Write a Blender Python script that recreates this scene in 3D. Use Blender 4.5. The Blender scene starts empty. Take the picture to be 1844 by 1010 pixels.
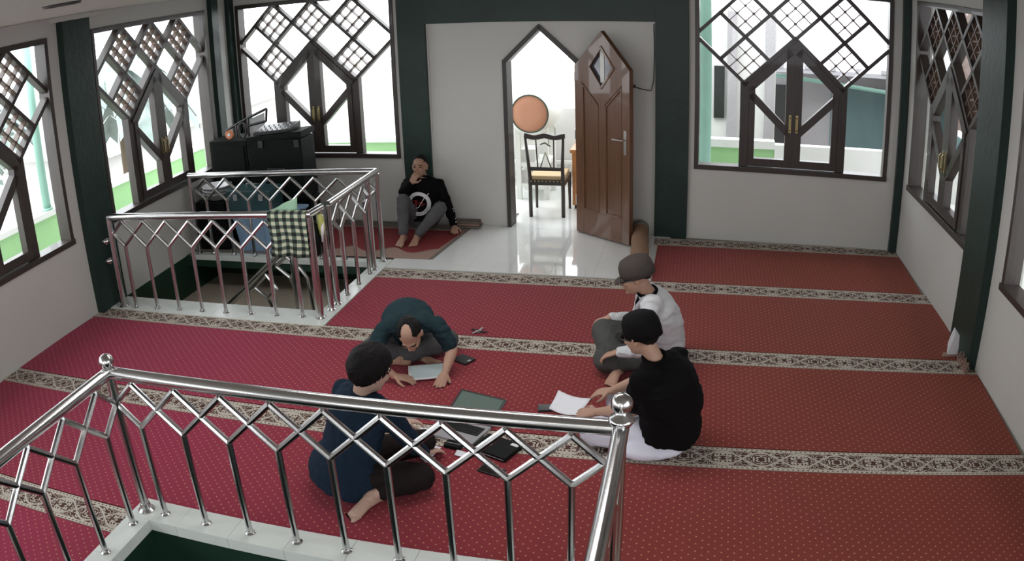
import bpy, bmesh, math, random
from mathutils import Vector, Matrix, noise
random.seed(7)
SC = bpy.context.scene
COL = SC.collection
PI = math.pi
V = Vector

# ------------------------------------------------------------------ camera
CR, CU, CF, CH = [0.974825331, 0.220556538, -0.032716782], [-0.048166318, 0.351571345, 0.934921170], [-0.217705259, 0.909808993, -0.353344049], 2.659375
cd = bpy.data.cameras.new('camera')
cam = bpy.data.objects.new('camera', cd)
COL.objects.link(cam)
SC.camera = cam
cam.matrix_world = Matrix(((CR[0], CU[0], -CF[0], 0), (CR[1], CU[1], -CF[1], 0), (CR[2], CU[2], -CF[2], CH), (0, 0, 0, 1)))
# wide CCTV lens: slight barrel distortion, theta = a*r + b*r^3
cd.type = 'PANO'
cd.sensor_width = 36
cd.sensor_fit = 'HORIZONTAL'
lens = cd if hasattr(cd, 'fisheye_polynomial_k1') else cd.cycles
lens.panorama_type = 'FISHEYE_LENS_POLYNOMIAL'
kk = 1844 / 36000
lens.fisheye_fov = 3.14159
lens.fisheye_polynomial_k0 = 0
lens.fisheye_polynomial_k1 = -0.66297777 * kk
lens.fisheye_polynomial_k2 = 0
lens.fisheye_polynomial_k3 = -0.01577897 * kk ** 3
lens.fisheye_polynomial_k4 = 0
cd.clip_start = 0.02
cd.clip_end = 300

# ------------------------------------------------------------------ world, sun, exposure
w = bpy.data.worlds.new('overcast_sky')
SC.world = w
w.use_nodes = True
nt = w.node_tree
nt.nodes.clear()
out = nt.nodes.new('ShaderNodeOutputWorld')
bg = nt.nodes.new('ShaderNodeBackground')
tc = nt.nodes.new('ShaderNodeTexCoord')
nz = nt.nodes.new('ShaderNodeTexNoise')
nz.inputs['Scale'].default_value = 2.2
nz.inputs['Detail'].default_value = 3
rp = nt.nodes.new('ShaderNodeValToRGB')
rp.color_ramp.elements[0].color = (0.88, 0.93, 1.0, 1)
rp.color_ramp.elements[1].color = (1.0, 0.99, 0.985, 1)
nt.links.new(tc.outputs['Generated'], nz.inputs['Vector'])
nt.links.new(nz.outputs['Fac'], rp.inputs['Fac'])
nt.links.new(rp.outputs['Color'], bg.inputs['Color'])
bg.inputs['Strength'].default_value = 5.0
nt.links.new(bg.outputs[0], out.inputs[0])

SC.view_settings.view_transform = 'Standard'
SC.view_settings.look = 'None'
SC.view_settings.gamma = 1
SC.view_settings.use_curve_mapping = False
SC.view_settings.exposure = 0.15
try:
    SC.cycles.max_bounces = 8
    SC.cycles.diffuse_bounces = 5
    SC.cycles.glossy_bounces = 4
    SC.cycles.transparent_max_bounces = 12
    SC.cycles.sample_clamp_indirect = 6
except Exception:
    pass


def lamp(name, kind, loc, rot, energy, size=None, sizey=None, color=(1, 1, 1), portal=False):
    ld = bpy.data.lights.new(name, kind)
    ld.energy = energy
    ld.color = color
    if kind == 'AREA':
        ld.shape = 'RECTANGLE'
        ld.size = size
        ld.size_y = sizey or size
        if portal:
            ld.cycles.is_portal = True
    lo = bpy.data.objects.new(name, ld)
    COL.objects.link(lo)
    lo.location = loc
    lo.rotation_euler = rot
    return lo

# unseen fill lights added under the ceiling; daylight in the window openings further down
lamp('ceiling_fill', 'AREA', (-1.2, -1.2, 2.70), (0, 0, 0), 26, 2.4, 0.5, (1, 0.98, 0.95))
lamp('ceiling_fill', 'AREA', (-1.6, 4.6, 2.745), (0, 0, 0), 40, 2.6, 0.6, (1, 0.98, 0.96))

# ------------------------------------------------------------------ node materials
def mk(name, color=(.5, .5, .5), rough=.6, metal=0., spec=.5, bump=0., bscale=30., var=0., vscale=4., coat=0., emit=None, estr=1.):
    m = bpy.data.materials.new(name)
    m.use_nodes = True
    n = m.node_tree
    b = n.nodes['Principled BSDF']
    b.inputs['Base Color'].default_value = (*color, 1)
    b.inputs['Roughness'].default_value = rough
    b.inputs['Metallic'].default_value = metal
    b.inputs['Specular IOR Level'].default_value = spec
    b.inputs['Coat Weight'].default_value = coat
    if emit:
        b.inputs['Emission Color'].default_value = (*emit, 1)
        b.inputs['Emission Strength'].default_value = estr
    t = n.nodes.new('ShaderNodeTexCoord')
    if var > 0:
        x = n.nodes.new('ShaderNodeTexNoise')
        x.inputs['Scale'].default_value = vscale
        x.inputs['Detail'].default_value = 4
        n.links.new(t.outputs['Object'], x.inputs['Vector'])
        r = n.nodes.new('ShaderNodeMix')
        r.data_type = 'RGBA'
        r.inputs[6].default_value = (*[c * (1 - var) for c in color], 1)
        r.inputs[7].default_value = (*[min(1, c * (1 + var)) for c in color], 1)
        n.links.new(x.outputs['Fac'], r.inputs[0])
        n.links.new(r.outputs[2], b.inputs['Base Color'])
    if bump > 0:
        x = n.nodes.new('ShaderNodeTexNoise')
        x.inputs['Scale'].default_value = bscale
        x.inputs['Detail'].default_value = 5
        n.links.new(t.outputs['Object'], x.inputs['Vector'])
        bp = n.nodes.new('ShaderNodeBump')
        bp.inputs['Strength'].default_value = bump
        bp.inputs['Distance'].default_value = .02
        n.links.new(x.outputs['Fac'], bp.inputs['Height'])
        n.links.new(bp.outputs[0], b.inputs['Normal'])
    return m


def math_node(n, op, a, b=None, c=None):
    x = n.nodes.new('ShaderNodeMath')
    x.operation = op
    for i, v in enumerate((a, b, c)):
        if v is None:
            continue
        if isinstance(v, (int, float)):
            x.inputs[i].default_value = v
        else:
            n.links.new(v, x.inputs[i])
    return x.outputs[0]


def mixc(n, fac, a, b):
    x = n.nodes.new('ShaderNodeMix')
    x.data_type = 'RGBA'
    for i, v in ((0, fac), (6, a), (7, b)):
        if isinstance(v, tuple):
            x.inputs[i].default_value = (*v, 1)
        elif isinstance(v, (int, float)):
            x.inputs[i].default_value = v
        else:
            n.links.new(v, x.inputs[i])
    return x.outputs[2]


def wood_mat(name, dark, light, rough=.4, scale=3., axis='Z', coat=.2):
    m = mk(name, light, rough, coat=coat)
    n = m.node_tree
    b = n.nodes['Principled BSDF']
    t = n.nodes.new('ShaderNodeTexCoord')
    mp = n.nodes.new('ShaderNodeMapping')
    mp.inputs['Scale'].default_value = (18, 18, 1.2) if axis == 'Z' else (1.2, 18, 18)
    x = n.nodes.new('ShaderNodeTexNoise')
    x.inputs['Scale'].default_value = scale
    x.inputs['Detail'].default_value = 6
    x.inputs['Distortion'].default_value = .6
    n.links.new(t.outputs['Object'], mp.inputs['Vector'])
    n.links.new(mp.outputs[0], x.inputs['Vector'])
    n.links.new(mixc(n, x.outputs['Fac'], dark, light), b.inputs['Base Color'])
    return m


M = {}
M['wall'] = mk('painted_wall', (.50, .50, .475), .75, bump=.08, bscale=14, var=.05, vscale=1.5)
M['ceiling'] = mk('ceiling_paint', (.50, .50, .47), .85, bump=.04)
M['green'] = mk('dark_green_paint', (.014, .030, .024), .42, bump=.15, bscale=18, var=.35, vscale=3)
M['pitgreen'] = mk('deep_green_paint', (.008, .032, .019), .5, bump=.12, bscale=10, var=.3)
M['wframe'] = wood_mat('dark_window_wood', (.016, .011, .010), (.050, .036, .030), .42, coat=.12)
M['lattice'] = wood_mat('brown_lattice_wood', (.06, .035, .024), (.16, .10, .07), .42)
M['doorwood'] = wood_mat('brown_door_wood', (.070, .032, .017), (.18, .085, .042), .33, 2.2, coat=.4)
M['doorframe'] = mk('dark_door_frame', (.030, .026, .024), .45)
M['steel'] = mk('polished_steel', (.54, .54, .54), .22, 1.0, bump=.02, bscale=60)
M['tile'] = mk('white_floor_tile', (.74, .76, .75), .06, var=.04, vscale=6, spec=.9, coat=.5)
M['curb'] = mk('white_curb_tile', (.62, .66, .63), .22, var=.05, vscale=8)
M['concrete'] = mk('grey_screed', (.22, .20, .17), .8, bump=.2, var=.12)
M['pitfloor'] = mk('brown_landing', (.52, .46, .37), .55, bump=.1, var=.12)
M['skin'] = mk('skin', (.40, .24, .17), .55, var=.08, vscale=9)
M['skin2'] = mk('fair_skin', (.50, .33, .26), .5, var=.06, vscale=9)
M['skin3'] = mk('tan_skin', (.33, .19, .13), .5, var=.08, vscale=9)
M['hair'] = mk('black_hair', (.008, .007, .007), .5, bump=.5, bscale=70)
M['eye'] = mk('eye_dark', (.01, .008, .007), .2)
M['navy'] = mk('navy_cloth', (.010, .022, .040), .85, bump=.4, bscale=40, var=.25)
M['teal'] = mk('teal_polo_cloth', (.016, .034, .042), .85, bump=.4, bscale=40, var=.25)
M['black'] = mk('black_cloth', (.0035, .003, .0035), .9, bump=.4, bscale=50, var=.3)
M['blackcap'] = mk('black_velvet', (.004, .0035, .004), .8, bump=.3, bscale=90)
M['greycap'] = mk('grey_brown_felt', (.060, .050, .046), .85, bump=.35, bscale=90)
M['white_cloth'] = mk('white_cotton', (.62, .63, .72), .85, bump=.3, bscale=30)
M['white_jacket'] = mk('pale_grey_cotton', (.52, .53, .55), .8, bump=.35, bscale=30, var=.1)
M['grey_trouser'] = mk('grey_trouser_cloth', (.070, .072, .070), .85, bump=.35, bscale=40, var=.15)
M['jeans'] = mk('grey_denim', (.085, .085, .09), .85, bump=.4, bscale=60, var=.3, vscale=10)
M['darktrouser'] = mk('black_trouser_cloth', (.014, .010, .010), .85, bump=.35, bscale=40)
M['plastic_black'] = mk('black_plastic', (.012, .013, .014), .35, bump=.05)
M['case_black'] = mk('black_vinyl', (.0045, .006, .0055), .6, bump=.2, bscale=60)
M['paper'] = mk('white_paper', (.72, .73, .78), .7)
M['silver'] = mk('silver_plastic', (.42, .42, .44), .3, .3)
M['screen'] = mk('laptop_screen', (.06, .08, .07), .15, emit=(.10, .14, .12), estr=.4)
M['tabscreen'] = mk('tablet_screen', (.22, .25, .26), .2, emit=(.36, .42, .42), estr=.35)
M['whiteedge'] = mk('white_plastic', (.75, .75, .77), .3)
M['bluebin'] = mk('pale_blue_plastic', (.22, .34, .48), .35, spec=.5)
M['tealbin'] = mk('dark_teal_plastic', (.03, .075, .08), .35)
M['mint'] = mk('mint_cloth', (.28, .46, .32), .85, bump=.3)
M['brass'] = mk('brass', (.45, .36, .18), .3, 1.0)
M['redprint'] = mk('red_print', (.35, .02, .02), .8)
M['whiteprint'] = mk('white_print', (.62, .62, .64), .8)
M['drumskin'] = mk('tan_orange_drum_hide', (.50, .24, .15), .7, var=.1, vscale=3)
M['drumrim'] = mk('dark_green_rim', (.03, .06, .04), .5)
M['palewood'] = mk('pale_whitewashed_wood', (.74, .76, .72), .6, var=.1)
M['chairwood'] = mk('black_brown_chair_wood', (.030, .022, .018), .4)
M['seat'] = mk('tan_studded_seat', (.45, .33, .18), .7)
M['orangewood'] = wood_mat('orange_cabinet_wood', (.30, .11, .03), (.50, .22, .07), .35)
M['extgreen'] = mk('light_green_paint', (.26, .46, .21), .6, var=.1)
M['extwhite'] = mk('white_render', (.62, .62, .60), .8, var=.05, vscale=1)
M['extgrey'] = mk('weathered_grey_render', (.30, .29, .30), .85, bump=.2, var=.2, vscale=1)
M['extteal'] = mk('teal_shutter_paint', (.09, .15, .155), .5, var=.1)
M['extpaleteal'] = mk('sea_green_column_paint', (.22, .40, .33), .5, var=.1)
M['roof'] = mk('pale_roof_sheet', (.42, .42, .45), .6, var=.15)
M['brownext'] = mk('brown_brick_render', (.13, .09, .075), .85, var=.3, vscale=2)
M['leaf'] = mk('leaf_green', (.22, .28, .26), .6, var=.4, vscale=5)
M['bark'] = mk('bark', (.12, .09, .06), .9, bump=.4)
M['asphalt'] = mk('yard_ground', (.30, .29, .27), .9, var=.15)
M['rollback'] = mk('rolled_carpet_backing', (.23, .13, .075), .9, bump=.5, bscale=60, var=.15)
M['rollend'] = mk('grey_carpet_edge', (.20, .19, .17), .9, bump=.5, bscale=60)
M['rugtan'] = mk('tan_rug_pile', (.30, .20, .16), .95, bump=.5, bscale=80)
M['rugred'] = mk('red_rug_pile', (.17, .012, .014), .95, bump=.5, bscale=80)
M['ruggrey'] = mk('grey_brown_rug_pile', (.16, .13, .11), .95, bump=.5, bscale=80, var=.4, vscale=30)
M['cord'] = mk('dark_cable', (.03, .03, .03), .5)
M['orange'] = mk('orange_plastic', (.6, .2, .08), .4)
M['yellow'] = mk('yellow_green_cloth', (.40, .42, .12), .7)


for k_ in ('navy', 'teal', 'black', 'blackcap', 'greycap', 'darktrouser', 'case_black', 'grey_trouser', 'jeans', 'hair'):
    M[k_].node_tree.nodes['Principled BSDF'].inputs['Specular IOR Level'].default_value = .12
M['green'].node_tree.nodes['Principled BSDF'].inputs['Specular IOR Level'].default_value = .3


def glass_mat():
    m = bpy.data.materials.new('window_glass')
    m.use_nodes = True
    n = m.node_tree
    n.nodes.clear()
    o = n.nodes.new('ShaderNodeOutputMaterial')
    t = n.nodes.new('ShaderNodeBsdfTransparent')
    t.inputs[0].default_value = (.96, .975, .97, 1)
    g = n.nodes.new('ShaderNodeBsdfGlossy')
    g.inputs['Roughness'].default_value = .02
    f = n.nodes.new('ShaderNodeLayerWeight')
    f.inputs['Blend'].default_value = .5
    k = math_node(n, 'ADD', math_node(n, 'MULTIPLY', math_node(n, 'POWER', f.outputs['Facing'], 4.), .45), .03)
    mx = n.nodes.new('ShaderNodeMixShader')
    n.links.new(k, mx.inputs[0])
    n.links.new(t.outputs[0], mx.inputs[1])
    n.links.new(g.outputs[0], mx.inputs[2])
    n.links.new(mx.outputs[0], o.inputs[0])
    return m


M['glass'] = glass_mat()


def carpet_field_mat():
    m = mk('red_prayer_carpet', (.15, .012, .016), .95, spec=.2)
    n = m.node_tree
    b = n.nodes['Principled BSDF']
    b.inputs['Sheen Weight'].default_value = .18
    b.inputs['Sheen Tint'].default_value = (.9, .5, .5, 1)
    g = n.nodes.new('ShaderNodeNewGeometry')
    s = n.nodes.new('ShaderNodeSeparateXYZ')
    n.links.new(g.outputs['Position'], s.inputs[0])
    # staggered lattice of small cream dots
    px_, py_ = .066, .060
    fields = []
    for off in (0., .5):
        fx = math_node(n, 'SUBTRACT', math_node(n, 'FRACT', math_node(n, 'ADD', math_node(n, 'DIVIDE', s.outputs[0], px_), off + 100)), .5)
        fy = math_node(n, 'SUBTRACT', math_node(n, 'FRACT', math_node(n, 'ADD', math_node(n, 'DIVIDE', s.outputs[1], py_), off + 100)), .5)
        fx = math_node(n, 'MULTIPLY', fx, px_)
        fy = math_node(n, 'MULTIPLY', fy, py_)
        d = math_node(n, 'SQRT', math_node(n, 'ADD', math_node(n, 'MULTIPLY', fx, fx), math_node(n, 'MULTIPLY', fy, fy)))
        fields.append(d)
    d = math_node(n, 'MINIMUM', *fields)
    dot = math_node(n, 'LESS_THAN', d, .0046)
    # light and camera tint painted into pile colour: pink left, brown right, unevenly mixed
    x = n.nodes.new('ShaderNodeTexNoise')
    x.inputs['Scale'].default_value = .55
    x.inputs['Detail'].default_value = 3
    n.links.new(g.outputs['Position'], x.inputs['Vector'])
    light_tint = n.nodes.new('ShaderNodeMapRange')
    light_tint.inputs['From Min'].default_value = -3.6
    light_tint.inputs['From Max'].default_value = .9
    n.links.new(s.outputs[0], light_tint.inputs['Value'])
    k = math_node(n, 'ADD', light_tint.outputs[0], math_node(n, 'MULTIPLY', math_node(n, 'SUBTRACT', x.outputs['Fac'], .5), .7))
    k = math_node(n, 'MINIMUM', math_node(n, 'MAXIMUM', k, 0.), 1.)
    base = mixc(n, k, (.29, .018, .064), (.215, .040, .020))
    f2 = n.nodes.new('ShaderNodeTexNoise')
    f2.inputs['Scale'].default_value = 240
    n.links.new(g.outputs['Position'], f2.inputs['Vector'])
    base = mixc(n, math_node(n, 'MULTIPLY', f2.outputs['Fac'], .35), base, (.06, .006, .008))
    col = mixc(n, math_node(n, 'MULTIPLY', dot, .65), base, (.62, .36, .20))
    n.links.new(col, b.inputs['Base Color'])
    bp = n.nodes.new('ShaderNodeBump')
    bp.inputs['Strength'].default_value = .5
    bp.inputs['Distance'].default_value = .004
    n.links.new(f2.outputs['Fac'], bp.inputs['Height'])
    n.links.new(bp.outputs[0], b.inputs['Normal'])
    return m


def border_mat():
    m = mk('arabesque_border', (.4, .33, .25), .95, spec=.2)
    n = m.node_tree
    b = n.nodes['Principled BSDF']
    uv = n.nodes.new('ShaderNodeUVMap')
    s = n.nodes.new('ShaderNodeSeparateXYZ')
    n.links.new(uv.outputs[0], s.inputs[0])
    U, W = s.outputs[0], s.outputs[1]
    TAU = 2 * PI
    P = .46
    ph = math_node(n, 'MULTIPLY', U, TAU / P)
    c1 = math_node(n, 'COSINE', ph)
    c2 = math_node(n, 'COSINE', math_node(n, 'MULTIPLY', ph, 2))
    c4 = math_node(n, 'COSINE', math_node(n, 'MULTIPLY', ph, 4))
    vv = math_node(n, 'ABSOLUTE', math_node(n, 'MULTIPLY', math_node(n, 'SUBTRACT', W, .5), 2))
    # mirrored curling scrolls: contour lines of a warped field
    pp = math_node(n, 'PINGPONG', U, P / 2)
    cmb = n.nodes.new('ShaderNodeCombineXYZ')
    n.links.new(math_node(n, 'MULTIPLY', pp, 17.), cmb.inputs[0])
    n.links.new(math_node(n, 'MULTIPLY', vv, 2.0), cmb.inputs[1])
    nzz = n.nodes.new('ShaderNodeTexNoise')
    nzz.inputs['Scale'].default_value = 1.15
    nzz.inputs['Detail'].default_value = 1.2
    nzz.inputs['Distortion'].default_value = .9
    n.links.new(cmb.outputs[0], nzz.inputs['Vector'])
    f = math_node(n, 'SINE', math_node(n, 'ADD', math_node(n, 'MULTIPLY', nzz.outputs['Fac'], 38.), math_node(n, 'MULTIPLY', vv, 2.)))
    line = math_node(n, 'GREATER_THAN', f, .42)
    lin2 = math_node(n, 'LESS_THAN', math_node(n, 'ABSOLUTE', math_node(n, 'SUBTRACT', vv, math_node(n, 'ABSOLUTE', math_node(n, 'MULTIPLY', c1, .62)))), .07)
    line = math_node(n, 'MAXIMUM', line, lin2)
    inner = mixc(n, line, (.075, .036, .030), (.47, .43, .37))
    # chain edges
    edge = math_node(n, 'GREATER_THAN', vv, .72)
    link = math_node(n, 'SUBTRACT', math_node(n, 'FRACT', math_node(n, 'ADD', math_node(n, 'DIVIDE', U, .030), 1000)), .5)
    lv = math_node(n, 'SUBTRACT', vv, .86)
    dd = math_node(n, 'ADD', math_node(n, 'MULTIPLY', link, link), math_node(n, 'MULTIPLY', math_node(n, 'MULTIPLY', lv, lv), 22.))
    hole = math_node(n, 'LESS_THAN', dd, .045)
    ring = mixc(n, hole, (.48, .44, .37), (.10, .05, .04))
    col = mixc(n, edge, inner, ring)
    thin = math_node(n, 'GREATER_THAN', vv, .965)
    col = mixc(n, thin, col, (.05, .02, .02))
    n.links.new(col, b.inputs['Base Color'])
    return m


def plaid_mat():
    m = mk('black_green_check_cloth', (.1, .1, .1), .9)
    n = m.node_tree
    b = n.nodes['Principled BSDF']
    uv = n.nodes.new('ShaderNodeUVMap')
    s = n.nodes.new('ShaderNodeSeparateXYZ')
    n.links.new(uv.outputs[0], s.inputs[0])
    a = math_node(n, 'GREATER_THAN', math_node(n, 'FRACT', math_node(n, 'MULTIPLY', s.outputs[0], 5.0)), .5)
    c = math_node(n, 'GREATER_THAN', math_node(n, 'FRACT', math_node(n, 'MULTIPLY', s.outputs[1], 6.0)), .5)
    sm = math_node(n, 'ADD', a, c)
    lo = mixc(n, math_node(n, 'MINIMUM', sm, 1.), (.008, .010, .010), (.085, .12, .09))
    hi = mixc(n, math_node(n, 'MAXIMUM', math_node(n, 'SUBTRACT', sm, 1.), 0.), lo, (.50, .52, .38))
    n.links.new(hi, b.inputs['Base Color'])
    return m


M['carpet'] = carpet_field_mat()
M['border'] = border_mat()
M['plaid'] = plaid_mat()


# ------------------------------------------------------------------ mesh builder
class MB:
    def __init__(s):
        s.v, s.f, s.uv = [], [], []

    def add(s, vs, fs, uvs=None):
        o = len(s.v)
        s.v += [tuple(p) for p in vs]
        for i, f in enumerate(fs):
            s.f.append(tuple(k + o for k in f))
            s.uv.append(uvs[i] if uvs else None)
        return s

    def hexa(s, c):  # 8 corners, bottom 4 (ccw) then top 4
        return s.add(c, [(0, 3, 2, 1), (4, 5, 6, 7), (0, 1, 5, 4), (1, 2, 6, 5), (2, 3, 7, 6), (3, 0, 4, 7)])

    def box(s, c, size, mat=None):
        hx, hy, hz = [d / 2 for d in size]
        pts = [V((a * hx, b * hy, e * hz)) for e in (-1, 1) for a, b in ((-1, -1), (1, -1), (1, 1), (-1, 1))]
        if mat is not None:
            pts = [mat @ p for p in pts]
        return s.hexa([p + V(c) for p in pts])

    def prism(s, poly, A, B, rev=False):
        """poly: list of param points; A,B: functions to 3D for both faces"""
        n = len(poly)
        vs = [A(p) for p in poly] + [B(p) for p in poly]
        fs = [tuple(range(n))[::-1], tuple(range(n, 2 * n))]
        for i in range(n):
            j = (i + 1) % n
            fs.append((i, j, n + j, n + i))
        return s.add(vs, fs)

    def tube(s, pts, r, n=10, cap=True):
        pts = [V(p) for p in pts]
        rr = r if isinstance(r, (list, tuple)) else [r] * len(pts)
        ring = []
        o = []
        up = None
        for i, p in enumerate(pts):
            if i == 0:
                t = pts[1] - p
            elif i == len(pts) - 1:
                t = p - pts[i - 1]
            else:
                t = (pts[i + 1] - p).normalized() + (p - pts[i - 1]).normalized()
            t.normalize()
            if up is None:
                up = V((0, 0, 1)) if abs(t.z) < .9 else V((1, 0, 0))
            a = t.cross(up)
            a.normalize()
            b = a.cross(t)
            b.normalize()
            up = b
            k = 1.
            if 0 < i < len(pts) - 1:
                cs = max(.4, (pts[i + 1] - p).normalized().dot((t)))
                k = 1 / cs
            for j in range(n):
                an = 2 * PI * j / n
                o.append(p + a * math.cos(an) * rr[i] + b * math.sin(an) * rr[i])
        fs = []
        for i in range(len(pts) - 1):
            for j in range(n):
                k = (j + 1) % n
                fs.append((i * n + j, (i + 1) * n + j, (i + 1) * n + k, i * n + k))
        if cap:
            fs.append(tuple(range(n)))
            fs.append(tuple(range((len(pts) - 1) * n, len(pts) * n))[::-1])
        return s.add(o, fs)

    def loft(s, rings, n=16, cap=True):
        """rings: (centre, vecA, vecB)"""
        o = []
        for c, a, b in rings:
            c, a, b = V(c), V(a), V(b)
            for j in range(n):
                an = 2 * PI * j / n
                o.append(c + a * math.cos(an) + b * math.sin(an))
        fs = []
        for i in range(len(rings) - 1):
            for j in range(n):
                k = (j + 1) % n
                fs.append((i * n + j, i * n + k, (i + 1) * n + k, (i + 1) * n + j))
        if cap:
            fs.append(tuple(range(n))[::-1])
            fs.append(tuple(range((len(rings) - 1) * n, len(rings) * n)))
        return s.add(o, fs)

    def lathe(s, c, prof, n=20, axis=None):
        """prof: (r, h) along +Z or axis"""
        ax = V(axis or (0, 0, 1)).normalized()
        a = ax.orthogonal().normalized()
        b = ax.cross(a)
        return s.loft([(V(c) + ax * h, a * max(r, 1e-4), b * max(r, 1e-4)) for r, h in prof], n)

    def ellipsoid(s, c, ax, ay, az, nu=16, nv=10):
        c, ax, ay, az = V(c), V(ax), V(ay), V(az)
        o = [c - az]
        for i in range(1, nv):
            t = PI * i / nv
            for j in range(nu):
                p = 2 * PI * j / nu
                o.append(c - az * math.cos(t) + (ax * math.cos(p) + ay * math.sin(p)) * math.sin(t))
        o.append(c + az)
        fs = []
        for j in range(nu):
            fs.append((0, 1 + (j + 1) % nu, 1 + j))
        for i in range(nv - 2):
            for j in range(nu):
                k = (j + 1) % nu
                a = 1 + i * nu
                fs.append((a + j, a + k, a + nu + k, a + nu + j))
        a = 1 + (nv - 2) * nu
        for j in range(nu):
            fs.append((a + j, a + (j + 1) % nu, len(o) - 1))
        return s.add(o, fs)

    def sphere(s, c, r, nu=14, nv=8):
        return s.ellipsoid(c, (r, 0, 0), (0, r, 0), (0, 0, r), nu, nv)

    def mesh(s, name):
        me = bpy.data.meshes.new(name)
        me.from_pydata([tuple(p) for p in s.v], [], s.f)
        if any(u for u in s.uv):
            lay = me.uv_layers.new(name='UVMap')
            for p, u in zip(me.polygons, s.uv):
                if u:
                    for li, q in zip(p.loop_indices, u):
                        lay.data[li].uv = q
        return me

    def build(s, name, mat, parent=None, smooth=False, bevel=0., fix=True):
        me = s.mesh(name)
        if fix:
            bm = bmesh.new()
            bm.from_mesh(me)
            bmesh.ops.recalc_face_normals(bm, faces=bm.faces)
            if bevel:
                es = [e for e in bm.edges if len(e.link_faces) == 2 and e.calc_face_angle(0) > .6]
                bmesh.ops.bevel(bm, geom=es, offset=bevel, segments=2, profile=.7, affect='EDGES', clamp_overlap=True)
            bm.to_mesh(me)
            bm.free()
        me.materials.append(mat if not isinstance(mat, str) else M[mat])
        if smooth:
            for p in me.polygons:
                p.use_smooth = True
        ob = bpy.data.objects.new(name, me)
        COL.objects.link(ob)
        if parent is not None:
            ob.parent = parent
            ob.matrix_parent_inverse = parent.matrix_world.inverted()
        return ob


def smooth_by_angle(ob, ang=35):
    me = ob.data
    for p in me.polygons:
        p.use_smooth = True
    try:
        me.set_sharp_from_angle(angle=math.radians(ang))
    except Exception:
        pass
    return ob


def tag(o, label=None, cat=None, group=None, kind=None):
    if label:
        o['label'] = label
    if cat:
        o['category'] = cat
    if group:
        o['group'] = group
    if kind:
        o['kind'] = kind
    return o


def thing(name, label, cat, loc=(0, 0, 0), group=None):
    o = bpy.data.objects.new(name, None)
    COL.objects.link(o)
    o.empty_display_size = .1
    o.location = loc
    o.matrix_world = Matrix.Translation(loc)
    return tag(o, label, cat, group)


def struct(o, label=None, cat=None):
    o['kind'] = 'structure'
    if label:
        o['label'] = label
    if cat:
        o['category'] = cat
    return o


def sempty(name, loc=(0, 0, 0), label=None, cat=None):
    o = bpy.data.objects.new(name, None)
    COL.objects.link(o)
    o.location = loc
    o.matrix_world = Matrix.Translation(loc)
    return struct(o, label, cat)


def copy_tree(o, parent=None):
    c = o.copy()
    COL.objects.link(c)
    if parent is not None:
        c.parent = parent
    for ch in o.children:
        copy_tree(ch, c)
    return c

# ------------------------------------------------------------------ wall frames
XL0, XLB = -5.102, -.0363
XR0, XRB = 2.367, -.0304
YB0, YBB = 8.344, -.0581


def left_wall(s, z, d=0.):     # s = world y, d = depth into the room
    k = 1 / math.hypot(1, XLB)
    return V((XL0 + XLB * s + d * k, s - XLB * d * k, z))


def right_wall(s, z, d=0.):
    k = 1 / math.hypot(1, XRB)
    return V((XR0 + XRB * s - d * k, s + XRB * d * k, z))


def back_wall(s, z, d=0.):     # s = world x
    k = 1 / math.hypot(1, YBB)
    return V((s + YBB * d * k, YB0 + YBB * s - d * k, z))


def front_wall(s, z, d=0.):
    return V((s, -3.0 + d, z))


def wbox(mb, F, s0, s1, z0, z1, d0, d1):
    mb.hexa([F(s0, z0, d0), F(s1, z0, d0), F(s1, z0, d1), F(s0, z0, d1), F(s0, z1, d0), F(s1, z1, d0), F(s1, z1, d1), F(s0, z1, d1)])


def wpoly(mb, F, poly, d0, d1):
    mb.prism(poly, lambda p: F(p[0], p[1], d0), lambda p: F(p[0], p[1], d1))


def wbar(mb, F, a, b, wd, d0, d1, ext=0.):
    """straight bar of width wd from a to b in the wall plane"""
    ax, az = a
    bx, bz = b
    L = math.hypot(bx - ax, bz - az)
    tx, tz = (bx - ax) / L, (bz - az) / L
    ax, az, bx, bz = ax - tx * ext, az - tz * ext, bx + tx * ext, bz + tz * ext
    nx, nz_ = -tz * wd / 2, tx * wd / 2
    wpoly(mb, F, [(ax + nx, az + nz_), (bx + nx, bz + nz_), (bx - nx, bz - nz_), (ax - nx, az - nz_)], d0, d1)


CEIL = 2.76
TH = .16

# ================================================================== SETTING
SILL, WTOP = .735, 2.60
# openings: (s0, s1)
WL1, WL2, WL0, WLm = (3.27, 5.33), (5.97, 8.07), (.5, 2.56), (-2.3, -.24)
WR1, WR2, WR0, WRm = (5.86, 7.94), (3.20, 5.25), (.45, 2.5), (-2.3, -.25)
WB1, WB2 = (-5.32, -3.255), (-.06, 1.945)
DX0, DX1, DZS, DZA = -2.035, -1.255, 1.80, 2.175   # door opening


def wall_with_windows(name, F, a, b, wins, z0=-.02):
    mb = MB()
    cur = a
    for s0, s1 in sorted(wins):
        wbox(mb, F, cur, s0, z0, CEIL, -TH, 0)
        wbox(mb, F, s0, s1, z0, SILL, -TH, 0)
        wbox(mb, F, s0, s1, WTOP, CEIL, -TH, 0)
        cur = s1
    wbox(mb, F, cur, b, z0, CEIL, -TH, 0)
    return struct(mb.build(name, 'wall'))


wall_with_windows('wall_left', left_wall, -3.1, 8.80, [WL1, WL2, WL0, WLm])
wall_with_windows('wall_right', right_wall, -3.1, 8.32, [WR1, WR2, WR0, WRm])
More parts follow.
